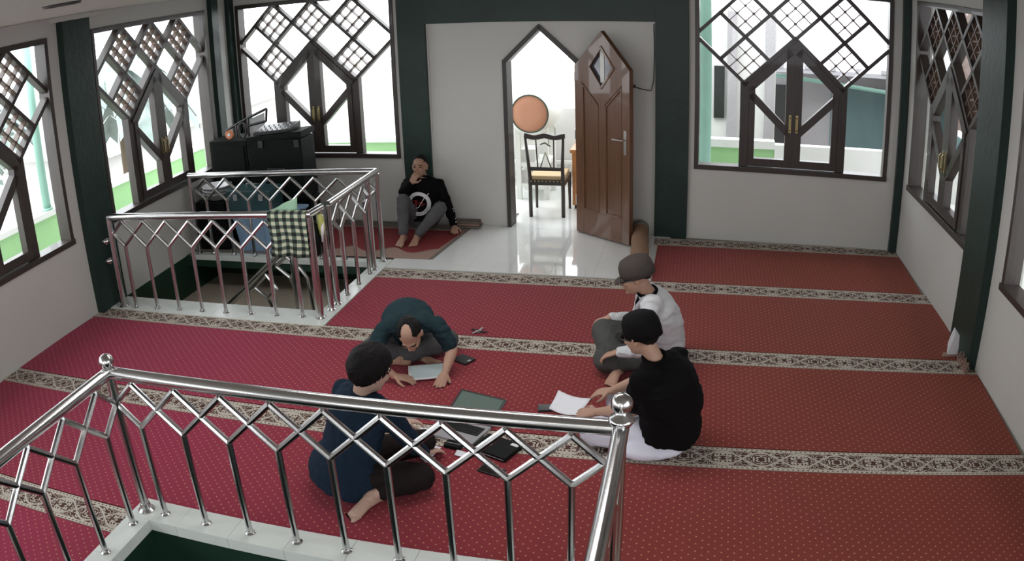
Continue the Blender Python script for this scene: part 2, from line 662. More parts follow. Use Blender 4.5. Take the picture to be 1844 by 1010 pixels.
# back wall: two windows and the pointed doorway
mb = MB()
wbox(mb, back_wall, -5.60, WB1[0], -.02, CEIL, -TH, 0)
for s0, s1 in (WB1, WB2):
    wbox(mb, back_wall, s0, s1, -.02, SILL, -TH, 0)
    wbox(mb, back_wall, s0, s1, WTOP, CEIL, -TH, 0)
wbox(mb, back_wall, WB1[1], DX0, -.02, DZS, -TH, 0)
wbox(mb, back_wall, DX1, WB2[0], -.02, DZS, -TH, 0)
DXM = (DX0 + DX1) / 2
wpoly(mb, back_wall, [(WB1[1], DZS), (DX0, DZS), (DXM, DZA), (DXM, CEIL), (WB1[1], CEIL)], -TH, 0)
wpoly(mb, back_wall, [(DX1, DZS), (WB2[0], DZS), (WB2[0], CEIL), (DXM, CEIL), (DXM, DZA)], -TH, 0)
wbox(mb, back_wall, WB2[1], 2.34, -.02, CEIL, -TH, 0)
struct(mb.build('wall_back', 'wall'))
mb = MB()
cur = -5.2
for s0, s1 in ((-4.2, -2.2), (-.6, 1.4)):
    wbox(mb, front_wall, cur, s0, -.02, CEIL, -TH, 0)
    wbox(mb, front_wall, s0, s1, -.02, SILL, -TH, 0)
    wbox(mb, front_wall, s0, s1, 2.4, CEIL, -TH, 0)
    cur = s1
wbox(mb, front_wall, cur, 2.7, -.02, CEIL, -TH, 0)
struct(mb.build('wall_front', 'wall'))
mb = MB()
mb.hexa([(-5.7, -3.3, CEIL), (2.9, -3.3, CEIL), (2.9, 9.1, CEIL), (-5.7, 9.1, CEIL), (-5.7, -3.3, CEIL + .12), (2.9, -3.3, CEIL + .12), (2.9, 9.1, CEIL + .12), (-5.7, 9.1, CEIL + .12)])
struct(mb.build('ceiling', 'ceiling'))

# floor slab with the two stair openings
FZ, FB = -.012, -.13
PA = (-2.82, -.36, .55, 2.885)      # near opening x0 x1 y0 y1
PB = (-5.40, -3.07, 5.87, 7.14)     # far opening
mb = MB()


def slab(x0, x1, y0, y1):
    mb.hexa([(x0, y0, FB), (x1, y0, FB), (x1, y1, FB), (x0, y1, FB), (x0, y0, FZ), (x1, y0, FZ), (x1, y1, FZ), (x0, y1, FZ)])


e_ = .05
slab(-5.6, 2.7, -3.2, PA[2] - e_)
slab(-5.6, PA[0] - e_, PA[2] - e_, PA[3] + e_)
slab(PA[1] + e_, 2.7, PA[2] - e_, PA[3] + e_)
slab(-5.6, 2.7, PA[3] + e_, PB[2] - e_)
slab(PB[1] + e_, 2.7, PB[2] - e_, PB[3] + e_)
slab(-5.6, 2.7, PB[3] + e_, 8.95)
floor = struct(mb.build('floor', 'concrete'))

# white floor tiles in the entrance bay, one by one
T = .40
random.seed(3)
tile_mb = MB().box((0, 0, 0), (T - .004, T - .004, .010))
tile_me = None
x = -2.93
cols = []
y0t = 7.04
tid = 0
for iy in range(4):
    for ix in range(7):
        xa, xb = -2.93 + ix * T, min(-2.93 + (ix + 1) * T, -.28)
        ya, yb = y0t + iy * T, y0t + (iy + 1) * T
        lim = YB0 + YBB * xb - .002
        if yb > lim:
            yb = lim
        t = MB()
        dz = random.uniform(-.0006, .0006)
        t.hexa([(xa + .0006, ya + .0006, FZ), (xb - .0006, ya + .0006, FZ), (xb - .0006, yb - .0006, FZ), (xa + .0006, yb - .0006, FZ),
                (xa + .0006, ya + .0006, .0 + dz), (xb - .0006, ya + .0006, dz), (xb - .0006, yb - .0006, dz), (xa + .0006, yb - .0006, dz)])
        o = t.build('tile', 'tile', floor)
t = MB()
t.hexa([(-2.03, 8.45, FZ), (-1.26, 8.40, FZ), (-1.26, 9.0, FZ), (-2.03, 9.0, FZ), (-2.03, 8.45, .0), (-1.26, 8.40, .0), (-1.26, 9.0, .0), (-2.03, 9.0, .0)])
t.build('threshold_tile', 'tile', floor)
# curb tiles round the openings


def curb(x0, x1, y0, y1, z1, along, step=.30):
    a, b = (x0, x1) if along == 'x' else (y0, y1)
    k = a
    while k < b - .01:
        e = min(k + step, b)
        if b - e < .08:
            e = b
        q = (k + .001, e - .001, y0, y1) if along == 'x' else (x0, x1, k + .001, e - .001)
        t = MB()
        zb = -.05
        t.hexa([(q[0], q[2], zb), (q[1], q[2], zb), (q[1], q[3], zb), (q[0], q[3], zb), (q[0], q[2], z1), (q[1], q[2], z1), (q[1], q[3], z1), (q[0], q[3], z1)])
        t.build('curb_tile', 'curb', floor, bevel=.002)
        k = e


curb(-2.955, -.215, 2.86, 3.045, .02, 'x', .342)
curb(-2.955, -2.80, .40, 2.86, .02, 'y')
curb(-.37, -.215, .40, 2.86, .02, 'y')
curb(-5.27, -2.925, 5.60, 5.89, .012, 'x', .40)
curb(-3.085, -2.925, 5.89, 7.22, .012, 'y', .30)
curb(-5.27, -3.085, 7.135, 7.225, .010, 'x', .40)

# shafts below the floor
mb = MB()
x0, x1, y0, y1 = PA
for q in ((x0 - .05, x0, y0 - .05, y1 + .05), (x1, x1 + .05, y0 - .05, y1 + .05), (x0, x1, y1, y1 + .05), (x0, x1, y0 - .05, y0)):
    mb.hexa([(q[0], q[2], -2.9), (q[1], q[2], -2.9), (q[1], q[3], -2.9), (q[0], q[3], -2.9), (q[0], q[2], FZ), (q[1], q[2], FZ), (q[1], q[3], FZ), (q[0], q[3], FZ)])
mb.hexa([(x0 - .1, y0 - .1, -3), (x1 + .1, y0 - .1, -3), (x1 + .1, y1 + .1, -3), (x0 - .1, y1 + .1, -3), (x0 - .1, y0 - .1, -2.9), (x1 + .1, y0 - .1, -2.9), (x1 + .1, y1 + .1, -2.9), (x0 - .1, y1 + .1, -2.9)])
struct(mb.build('wall_stairwell_near', 'pitgreen'))
mb = MB()
for q in ((-5.50, -5.352, 5.5, 7.95), (-2.6, -2.5, 5.5, 7.95), (-5.4, -2.5, 7.80, 7.95), (-5.4, -2.5, 5.4, 5.55)):
    mb.hexa([(q[0], q[2], -1.6), (q[1], q[2], -1.6), (q[1], q[3], -1.6), (q[0], q[3], -1.6), (q[0], q[2], -.02 if q[0] < -5.45 else FB), (q[1], q[2], -.02 if q[0] < -5.45 else FB), (q[1], q[3], -.02 if q[0] < -5.45 else FB), (q[0], q[3], -.02 if q[0] < -5.45 else FB)])
for q in ((-5.36, -3.02, 7.145, 7.19), (-5.36, -3.02, 5.82, 5.87), (-3.07, -3.02, 5.87, 7.145)):
    mb.hexa([(q[0], q[2], FB), (q[1], q[2], FB), (q[1], q[3], FB), (q[0], q[3], FB), (q[0], q[2], FZ), (q[1], q[2], FZ), (q[1], q[3], FZ), (q[0], q[3], FZ)])
struct(mb.build('wall_stairwell_far', 'pitgreen'))
mb = MB().hexa([(-5.36, 5.9, -.60), (-2.6, 5.9, -.60), (-2.6, 7.82, -.60), (-5.36, 7.82, -.60), (-5.36, 5.9, -.45), (-2.6, 5.9, -.45), (-2.6, 7.82, -.45), (-5.36, 7.82, -.45)])
struct(mb.build('floor_stair_landing', 'pitfloor'), 'brown landing below the far stair opening')

# green columns and lintel
PIL = .075


def pillar(name, F, s0, s1, z1, d=PIL):
    mb = MB()
    wbox(mb, F, s0, s1, -.01, z1, -.02, d)
    return struct(mb.build(name, 'green', bevel=.004))


pillar('trim_1', left_wall, 5.48, 5.885, 2.715)
pillar('trim_2', right_wall, 5.47, 5.965, CEIL)
pillar('trim_3', back_wall, -3.20, -2.876, CEIL, .05)
pillar('trim_4', back_wall, -.455, -.118, CEIL, .05)
mb = MB()
wbox(mb, back_wall, -2.876, -.455, 2.222, CEIL, -.02, .05)
struct(mb.build('trim_5', 'green', bevel=.004))
pillar('trim_6', back_wall, 2.035, 2.11, CEIL, .07)
mb = MB()
wbox(mb, back_wall, -5.43, -5.345, 0, CEIL, -.02, .10)
struct(mb.build('trim_7', 'green', bevel=.004))
mb = MB()
wbox(mb, left_wall, 8.15, 8.30, 0, CEIL, -.02, .06)
struct(mb.build('trim_8', 'green', bevel=.004))
# plaster beam head over the left column
mb = MB()
wbox(mb, left_wall, 5.40, 5.96, 2.715, CEIL, -.02, .16)
struct(mb.build('trim_9', 'wall', bevel=.006))
# raised plaster edge round the door bay
mb = MB()
wbox(mb, back_wall, -2.876, -2.855, 0, 2.222, 0, .012)
wbox(mb, back_wall, -.476, -.455, 0, 2.222, 0, .012)
wbox(mb, back_wall, -2.855, -.476, 2.200, 2.222, 0, .012)
struct(mb.build('trim_10', 'wall'))

# ------------------------------------------------------------------ lattice windows
GD = 0


def window(name, F, s0, s1, dtl=True):
    W = s1 - s0
    cx = (s0 + s1) / 2
    q = W / 4
    hh = (WTOP - .03 - 1.63) / 2
    zs, zc, zt = 1.63, 1.63 + hh, WTOP - .03
    root = sempty(name, F(cx, SILL, 0))
    # outer frame
    fw = .045
    f = MB()
    wbox(f, F, s0, s1, SILL, SILL + .05, -.12, .03)
    wbox(f, F, s0, s1, WTOP - .05, WTOP, -.12, .015)
    wbox(f, F, s0, s0 + fw, SILL + .05, WTOP - .05, -.12, .015)
    wbox(f, F, s1 - fw, s1, SILL + .05, WTOP - .05, -.12, .015)
    f.build('window_frame', 'wframe', root, bevel=.003)
    d0, d1 = -.095, -.01
    # main posts of the casement pair
    for sg in (-1, 1):
        p = MB()
        x = cx + sg * q
        wbox(p, F, x - .045, x + .045, SILL + .05, zs + .02, d0, d1)
        p.build('post', 'wframe', root, bevel=.003)
        # gable rafter shoulder -> apex
        p = MB()
        wbar(p, F, (cx + sg * q, zs), (cx, zc), .055, d0, d1, .02)
        p.build('gable_bar', 'wframe', root)
    if True:
        for sg in (-1, 1):
            c = MB()
            e = .012
            xa, xb = cx + sg * (q - .045 - .055), cx + sg * .050
            # leaf stiles, bottom rail, rising rail and the V arm
            st = .062
            wbox(c, F, min(cx + sg * (q - .045), cx + sg * (q - .045 - st)), max(cx + sg * (q - .045), cx + sg * (q - .045 - st)), SILL + .06, zs - .02, d0 + .02, d1 + .012)
            wbox(c, F, min(cx + sg * .0, cx + sg * .083), max(cx + sg * .0, cx + sg * .083), SILL + .06, zc - .10, d0 + .02, d1 + .012)
            wbox(c, F, min(cx + sg * .08, cx + sg * (q - .1)), max(cx + sg * .08, cx + sg * (q - .1)), SILL + .06, SILL + .14, d0 + .02, d1 + .012)
            wbar(c, F, (cx + sg * (q - .04), zs - .05), (cx + sg * .035, zc - .115), .085, d0 + .02, d1 + .012)
            wbar(c, F, (cx + sg * (q - .06), zs - .10), (cx + sg * .05, zs - .10 - (q - .11) * .98), .075, d0 + .02, d1 + .012)
            lf = c.build('casement_leaf', 'wframe', root, bevel=.002)
            h = MB()
            xh = cx + sg * .035
            h.tube([F(xh, 1.18, d1 + .03), F(xh, 1.20, d1 + .05), F(xh, 1.30, d1 + .05), F(xh, 1.32, d1 + .03)], .006, 6)
            wbox(h, F, xh - .012, xh + .012, 1.16, 1.34, d1 + .010, d1 + .018)
            h.build('casement_handle', 'brass', lf)
    p = MB()
    wpoly(p, F, [(cx - .13, zc - .13 * hh / q - .02), (cx, zc - .03), (cx + .13, zc - .13 * hh / q - .02), (cx + .04, zc - .19), (cx - .04, zc - .19)], d0 + .01, d1 + .008)
    p.build('apex_block', 'wframe', root)
    # lattice lines
    lw = .036
    segs = []
    for sg in (-1, 1):
        X = cx + sg * q
        segs += [((X, zs), (cx + sg * 2 * q, zc)), ((cx, zc), (X, zt)), ((cx + sg * 2 * q, zc), (X, zt))]
        segs += [((X - q / 2, zs + hh / 2), (X + q / 2, zc + hh / 2)), ((X + q / 2, zs + hh / 2), (X - q / 2, zc + hh / 2))]
        segs += [((cx + sg * q / 2, zc + hh / 2), (cx, zt))]
    for a, b in segs:
        p = MB()
        wbar(p, F, a, b, lw, d0, -.012)
        p.build('lattice_bar', 'wframe', root)
    # decorated diamonds: 3 x 3 egg-crate of thin slats with bevelled studs
    cells = []
    for sg in (-1, 1):
        X = cx + sg * q
        cells += [(X, zs + hh / 2), (X, zc + hh / 2)]
    cells.append((cx, zc + hh / 2))
    for X, Z in cells:
        g = MB()
        hx, hz = q / 2, hh / 2
        for k in (-1 / 3, 1 / 3):
            wbar(g, F, (X + (-hx + hx * (k + 1)) / 1 - 0, Z - hz + hz * (1 + k) - 0) if False else (X + hx * (k - 1) / 2, Z + hz * (k + 1) / 2), (X + hx * (k + 1) / 2, Z + hz * (k - 1) / 2), .0095, -.085, -.018)
            wbar(g, F, (X - hx * (k - 1) / 2, Z + hz * (k + 1) / 2), (X - hx * (k + 1) / 2, Z + hz * (k - 1) / 2), .0095, -.085, -.018)
        # carved collars that round every cell of the grille
        for i in (-1, 0, 1):
            for j in (-1, 0, 1):
                ccx, ccz = X + (i + j) * hx / 3, Z + (i - j) * hz / 3
                rx, rz = hx / 3, hz / 3
                for (ax_, az_) in ((1, 0), (-1, 0), (0, 1), (0, -1)):
                    tip = (ccx + ax_ * rx, ccz + az_ * rz)
                    l = .17
                    if ax_:
                        a_ = (tip[0] - ax_ * rx * l, tip[1] + rz * l)
                        b_ = (tip[0] - ax_ * rx * l, tip[1] - rz * l)
                    else:
                        a_ = (tip[0] + rx * l, tip[1] - az_ * rz * l)
                        b_ = (tip[0] - rx * l, tip[1] - az_ * rz * l)
                    g.prism([tip, a_, b_], lambda p: F(p[0], p[1], -.07), lambda p: F(p[0], p[1], -.03))
        for i in (-1, 1):
            for j in (-1, 1):
                nx_, nz_ = X + (i + j) * hx / 6, Z + (i - j) * hz / 6
                e = .016
                g.prism([(nx_ - e, nz_), (nx_, nz_ - e), (nx_ + e, nz_), (nx_, nz_ + e)], lambda p: F(p[0], p[1], -.075), lambda p: F(p[0], p[1], -.022))
        g.build('carved_grille', 'lattice', root)
    # panes, one per opening
    def pane(poly):
        p = MB()
        p.add([F(a, b, -.06) for a, b in poly], [tuple(range(len(poly)))])
        p.build('pane', 'glass', root, fix=False)
    for sg in (-1, 1):
        X = cx + sg * q
        E_ = cx + sg * 2 * q
        pane([(X, SILL + .05), (E_, SILL + .05), (E_, zc), (X, zs)])
        pane([(X, SILL + .1), (cx + sg * .02, SILL + .1), (cx + sg * .02, zc - .05), (X, zs)])
        pane([(X - q / 2, zs + hh / 2), (X, zc), (X - q / 2, zc + hh / 2), (X - q, zc)])
        pane([(X + q / 2, zs + hh / 2), (X, zc), (X + q / 2, zc + hh / 2), (X + q, zc)])
        pane([(E_, zc), (E_, zt), (X, zt)])
        pane([(X, zt), (cx + sg * q / 2, zc + hh / 2), (cx, zt)])
    return root


window('window_1', left_wall, *WL1)
window('window_2', left_wall, *WL2)
window('window_3', back_wall, *WB1)
window('window_4', back_wall, *WB2)
window('window_5', right_wall, *WR1)
window('window_6', right_wall, *WR2)

# daylight portals in every opening
for F, (s0, s1), sgn in ((left_wall, WL1, 0), (left_wall, WL2, 0), (left_wall, WL0, 0), (left_wall, WLm, 0), (right_wall, WR1, 1), (right_wall, WR2, 1), (right_wall, WR0, 1), (right_wall, WRm, 1), (back_wall, WB1, 2), (back_wall, WB2, 2), (front_wall, (-4.2, -2.2), 3), (front_wall, (-.6, 1.4), 3), (back_wall, (DX0, DX1), 4)):
    z0, z1 = (SILL, WTOP) if sgn < 4 else (0, 2.1)
    c = F((s0 + s1) / 2, (z0 + z1) / 2, -.14)
    n = F(0, 1, 1) - F(0, 1, 0)      # into the room
    lo = lamp('window_portal', 'AREA', c, (0, 0, 0), 1, s1 - s0, z1 - z0, portal=True)
    lo.rotation_euler = (-n).to_track_quat('Z', 'Y').to_euler()

# ------------------------------------------------------------------ doorway and door leaf
mb = MB()
fw = .050
wbox(mb, back_wall, DX0 - .01, DX0 + .035, 0, DZS, -TH - .01, .025)
wbox(mb, back_wall, DX1 - .02, DX1 + .02, 0, DZS, -TH - .01, .025)
wbar(mb, back_wall, (DX0 + .012, DZS), (DXM, DZA - .012), .048, -TH - .01, .025, .015)
wbar(mb, back_wall, (DX1, DZS), (DXM, DZA - .012), .048, -TH - .01, .025, .015)
dframe = struct(mb.build('door_frame_trim', 'doorframe', bevel=.002))
dframe.name = 'trim_11'

H0 = V((-1.262, 8.385, 0))
H1 = V((-.668, 7.957, 0))
dU = (H1 - H0).normalized()
dN = V((-dU.y, dU.x, 0)) * -1          # towards the camera side
if dN.y > 0:
    dN = -dN
DW, DS, DA = (H1 - H0).length, 1.765, 2.135


def door_p(t, z, d=0.):
    return H0 + dU * t + dN * d + V((0, 0, z))


door = sempty('door_1', H0, 'brown panelled pointed door leaf standing open into the room')
C_ = DW / 2
dh, dz0, dz1 = .165, 1.565, 1.975
dzc = (dz0 + dz1) / 2
mb = MB()
core = (-.018, .018)
z0 = .012
# leaf core around the diamond light
wpoly(mb, door_p, [(0, z0), (C_, z0), (C_, dz0), (C_ - dh, dzc), (C_, dz1), (C_, DA), (0, DS)], *core)
wpoly(mb, door_p, [(C_, z0), (DW, z0), (DW, DS), (C_, DA), (C_, dz1), (C_ + dh, dzc), (C_, dz0)], *core)
leaf = mb.build('leaf', 'doorwood', door)
for d0, d1 in ((.018, .028), (-.028, -.018)):
    for nm, polys in (('stile', [[(0, z0), (.10, z0), (.10, DS - .05), (0, DS)]]), ('stile', [[(DW - .10, z0), (DW, z0), (DW, DS), (DW - .10, DS - .05)]]),
                      ('bottom_rail', [[(.10, z0), (DW - .10, z0), (DW - .10, .27), (.10, .27)]]),
                      ('middle_stile', [[(C_ - .042, .27), (C_ + .042, .27), (C_ + .042, 1.40), (C_ - .042, 1.40)]])):
        m_ = MB()
        for pl in polys:
            wpoly(m_, door_p, pl, d0, d1)
        m_.build(nm, 'doorwood', door, bevel=.002)
    m_ = MB()
    for sg in (-1, 1):
        wpoly(m_, door_p, [(C_ + sg * (C_), DS), (C_, DA), (C_, dz1 + .005), (C_ + sg * (dh + .005), dzc + .0), (C_ + sg * (C_ - .10), dzc - .08), (C_ + sg * (C_ - .10), DS - .05)], d0, d1)
        wpoly(m_, door_p, [(C_, 1.40), (C_ + sg * .042, 1.40), (C_ + sg * (C_ - .10), dzc - .16), (C_ + sg * (C_ - .10), dzc - .08), (C_ + sg * (dh + .005), dzc), (C_, dz0 - .005)], d0, d1)
    m_.build('gable_panel', 'doorwood', door)
    m_ = MB()
    for (a, b) in (((C_ - dh, dzc), (C_, dz1)), ((C_, dz1), (C_ + dh, dzc)), ((C_ + dh, dzc), (C_, dz0)), ((C_, dz0), (C_ - dh, dzc))):
        wbar(m_, door_p, a, b, .022, d0, d1 + (.010 if d0 > 0 else 0), .008)
    m_.build('diamond_moulding', 'doorwood', door)
    m_ = MB()
    for sg in (-1, 1):
        xa, xb = C_ + sg * .052, C_ + sg * (C_ - .11)
        pts = [(xa, .28), (xb, .28), (xb, dzc - .19), (xa, 1.38)]
        for i in range(4):
            wbar(m_, door_p, pts[i], pts[(i + 1) % 4], .016, d0 - .002, d1 + .003 if d0 > 0 else d1, .006)
    m_.build('panel_moulding', 'doorwood', door)
m_ = MB()
wpoly(m_, door_p, [(C_ - dh, dzc), (C_, dz0), (C_ + dh, dzc), (C_, dz1)], -.003, .003)
m_.build('pane', mk('dusky_door_glass', (.07, .07, .085), .12, spec=.8), door)
m_ = MB()
wbox(m_, door_p, C_ - .03, C_ + .022, dz0 + .05, dz1 - .03, .003, .008)
m_.build('glazing_bar', 'palewood', door)
for sg in (1, -1):
    m_ = MB()
    t = DW - .055
    wbox(m_, door_p, t - .018, t + .018, .93, 1.17, *( (.028, .035) if sg > 0 else (-.035, -.028)))
    m_.tube([door_p(t, 1.08, .03 * sg), door_p(t, 1.08, .07 * sg), door_p(t - .02, 1.08, .075 * sg), door_p(t - .135, 1.075, .072 * sg)], .009, 8)
    smooth_by_angle(m_.build('door_handle', mk('brushed_handle_steel', (.55, .52, .47), .3, 1.), door))
for zz in (.3, 1.0, 1.6):
    m_ = MB().tube([door_p(-.004, zz, .02), door_p(-.004, zz + .10, .02)], .009, 8)
    m_.build('hinge', 'steel', door)

# ------------------------------------------------------------------ prayer carpets
# seam lines (far edge of each border) and border width
YAt, YBt, YCt = 6.1821 * 1.13, 4.9733 * 1.13, 3.7798 * 1.13
YDt = 2 * YCt - YBt
YSt = (7.0914 + .2053) * 1.13
BWd = .2053 * 1.13


def carpet(name, label, segs, far, near, border=True, segs_b=None):
    """segs: list of (xa, xb) or callable; pieces of the red field"""
    root = thing(name, label, 'carpet', ((segs[0][0] + segs[0][1]) / 2, (far + near) / 2, 0), 'red prayer carpet rows with arabesque borders')
    for sg in segs:
        mb = MB()
        xa, xb = sg[0], sg[1]
        yf, yn = (sg[2], sg[3]) if len(sg) > 2 else (far - BWd, near)
        mb.hexa([(xa, yn, -.012), (xb, yn, -.012), (xb, yf, -.012), (xa, yf, -.012), (xa, yn, .005), (xb, yn, .005), (xb, yf, .005), (xa, yf, .005)])
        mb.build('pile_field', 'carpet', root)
    for (xa, xb) in (segs_b or [(segs[0][0], segs[0][1])]):
        b = MB()
        y1, y0 = far, far - BWd
        b.add([(xa, y0, .006), (xb, y0, .006), (xb, y1, .006), (xa, y1, .006)], [(0, 1, 2, 3)], [[(xa, 0), (xb, 0), (xb, 1), (xa, 1)]])
        b.add([(xa, y0, -.012), (xb, y0, -.012), (xb, y1, -.012), (xa, y1, -.012), (xa, y0, .006), (xb, y0, .006), (xb, y1, .006), (xa, y1, .006)],
              [(0, 3, 2, 1), (0, 1, 5, 4), (1, 2, 6, 5), (2, 3, 7, 6), (3, 0, 4, 7)])
        b.build('border', 'border', root, fix=False)
    return root


def XLat(y):
    return XL0 + XLB * y + .002


def XRat(y):
    return XR0 + XRB * y - .004


SEAM = .010
carpet('prayer_carpet', 'red carpet row against the back wall, right of the rolled carpet', [(-.40, XRat(8.0), YSt - BWd, YAt + SEAM)], YSt, YAt, segs_b=[(-.44, XRat(8.2))])
r = carpet('prayer_carpet', 'red carpet row running past the far stair opening, nearest the white tiles', [(-2.92, XRat(6.2), YAt - BWd, YBt + SEAM)], YAt, YBt, segs_b=[(-2.92, XRat(6.8))])
carpet('prayer_carpet', 'red carpet row in front of the far stair opening, under the bent man', [(XLat(5.0), XRat(5.4), YBt - BWd, YCt + SEAM)], YBt, YCt, segs_b=[(XLat(5.5), XRat(5.5))])
carpet('prayer_carpet', 'red carpet row behind the near railing, with the seated person on it', [(XLat(3.6), XRat(4.0), YCt - BWd, 3.05), (XLat(2.95), -2.96, 3.05, YDt + SEAM), (-.21, XRat(3.), 3.05, YDt + SEAM)], YCt, YDt, segs_b=[(XLat(4.1), XRat(4.2))])
carpet('prayer_carpet', 'red carpet row beside the near stair opening, at the bottom left corner', [(XLat(2.), -2.96, YDt - BWd, 1.35), (-.21, XRat(2.5), YDt - BWd, 1.35)], YDt, 1.35, segs_b=[(XLat(2.75), -2.96), (-.21, XRat(2.9))])

# ------------------------------------------------------------------ downlight
dl = thing('downlight', 'small oval looking dark rimmed ceiling downlight, top left', 'light', (-2.39, 2.55, CEIL))
m_ = MB()
N = 28
o_ = []
for (r_, z_) in ((.086, 0), (.083, -.010), (.066, -.010), (.064, 0)):
    for j in range(N):
        o_.append((-2.43 + r_ * math.cos(2 * PI * j / N), 2.56 + r_ * math.sin(2 * PI * j / N), CEIL + z_))
fs_ = []
for i in range(4):
    for j in range(N):
        k = (j + 1) % N
        fs_.append((i * N + j, i * N + k, ((i + 1) % 4) * N + k, ((i + 1) % 4) * N + j))
m_.add(o_, fs_)
m_.build('rim', 'cord', dl, smooth=True)
m_ = MB().lathe((-2.43, 2.56, CEIL - .006), [(.065, 0), (.05, -.002), (.0, -.003)], 24)
m_.build('lens', 'ceiling', dl, smooth=True)

# ================================================================== OUTSIDE
g = MB().hexa([(-30, -30, -3.3), (34, -30, -3.3), (34, 60, -3.3), (-30, 60, -3.3), (-30, -30, -3.1), (34, -30, -3.1), (34, 60, -3.1), (-30, 60, -3.1)])
struct(g.build('ground', 'asphalt'))
# balcony decks round the prayer room
def hx(mb, x0, x1, y0, y1, z0, z1):
    return mb.hexa([(x0, y0, z0), (x1, y0, z0), (x1, y1, z0), (x0, y1, z0), (x0, y0, z1), (x1, y0, z1), (x1, y1, z1), (x0, y1, z1)])


m_ = MB()
hx(m_, -7.1, -5.75, -3, 10.6, -.15, -.02)
struct(m_.build('floor_balcony_left', 'tile'))
m_ = MB()
hx(m_, -5.75, 4.2, 9.0, 10.6, -.15, -.006)
struct(m_.build('floor_balcony_back', 'tile'))


def parapet(name, label, boxes_green, boxes_white):
    r = sempty(name, (0, 0, 0), label)
    m = MB()
    for b in boxes_green:
        hx(m, *b)
    m.build('painted_wall', 'extgreen', r)
    m = MB()
    for b in boxes_white:
        hx(m, *b)
    m.build('coping', 'extwhite', r)


parapet('wall_balcony_left', 'light green parapet wall outside the left windows', [(-6.98, -6.86, -3, 10.5, -.1, .60)], [(-7.0, -6.84, -3, 10.5, .60, .66)])
parapet('wall_balcony_back', 'light green parapet wall outside the back windows', [(-6.9, -2.9, 10.38, 10.5, -.1, .54), (-.6, .95, 10.38, 10.5, -.1, .56)], [(-6.9, -2.9, 10.36, 10.52, .54, .60), (-.6, .95, 10.36, 10.52, .56, .66)])
m_ = MB()
hx(m_, -2.9, -.6, 10.36, 10.5, -.1, 1.0)
hx(m_, .95, 4.2, 10.36, 10.5, -.1, .62)
struct(m_.build('wall_balcony_white', 'extwhite'), 'white parapet wall outside the doorway and back right window')
# whitewashed lattice skirting at the foot of the wall behind the drum
sk = thing('lattice_screen', 'low pale lattice screen along the wall behind the chair outside', 'screen', (-1.9, 10.2, 0))
m_ = MB()
for k in range(26):
    x = -2.7 + k * .065
    m_.tube([(x, 10.28, .0), (x + .11, 10.28, .30)], .008, 5)
    m_.tube([(x + .11, 10.295, .0), (x, 10.295, .30)], .008, 5)
tag(m_.build('slat', 'palewood', sk), kind='stuff')
m_ = MB()
hx(m_, -2.72, -.9, 10.27, 10.31, .29, .33)
hx(m_, -2.72, -.9, 10.27, 10.31, -.006, .02)
m_.build('rail', 'palewood', sk)

# bedug drum on a stand seen through the doorway
DR = V((-2.0, 9.55, 1.06))
dr = thing('drum', 'large barrel drum with round tan orange head, outside the doorway', 'drum', (DR.x, DR.y + .25, 0))
ax = V((.10, .99, 0)).normalized()
side = V((ax.y, -ax.x, 0))
m_ = MB().lathe(DR, [(.215, .0), (.235, .02), (.262, .22), (.268, .32), (.262, .42), (.235, .62), (.215, .64)], 28, ax)
m_.build('barrel', 'palewood', dr, smooth=True)
m_ = MB().lathe(DR - ax * .012, [(.0, .0), (.12, -.002), (.218, .004), (.222, .02)], 28, ax)
m_.build('drum_head', 'drumskin', dr, smooth=True)
ring = []
for k in range(33):
    a = 2 * PI * k / 32
    ring.append(DR - ax * .006 + side * .226 * math.cos(a) + V((0, 0, .226)) * math.sin(a))
m_ = MB().tube(ring, .009, 6, cap=False)
m_.build('head_rim', 'drumrim', dr, smooth=True)
for k in range(16):
    a = 2 * PI * (k + .5) / 16
    p = DR + side * .226 * math.cos(a) + V((0, 0, .226)) * math.sin(a)
    m_ = MB().tube([p - ax * .006, p + ax * .07], .007, 5)
    m_.build('peg', 'palewood', dr)
st = thing('drum_stand', 'pale stepped wooden stand carrying the round drum outside', 'stand', (DR.x, DR.y + .3, 0))
for dx in (-.17, .17):
    for dy in (.08, .54):
        m_ = MB()
        hx(m_, DR.x + dx - .03, DR.x + dx + .03, DR.y + dy - .03, DR.y + dy + .03, -.006, .80)
        m_.build('leg', 'palewood', st)
for dy in (.08, .54):
    m_ = MB()
    # cradle board with a curved seat
    N = 10
    top = [(-.2 + .4 * i / N, 1.06 - math.sqrt(.272 ** 2 - (-.2 + .4 * i / N) ** 2)) for i in range(N + 1)]
    poly = [(.2, .68), (-.2, .68)] + top
    m_.prism(poly, lambda p: V((DR.x + p[0], DR.y + dy - .02, p[1])), lambda p: V((DR.x + p[0], DR.y + dy + .02, p[1])))
    m_.build('cradle', 'palewood', st)
for z in (.14, .40):
    m_ = MB()
    hx(m_, DR.x - .19, DR.x + .19, DR.y + .06, DR.y + .56, z, z + .05)
    m_.build('shelf', 'palewood', st)
m_ = MB()
for z, wd in ((.19, .16), (.45, .15)):
    hx(m_, DR.x - wd, DR.x + .02, DR.y + .12, DR.y + .40, z, z + .15)
m_.build('block', 'extwhite', st)

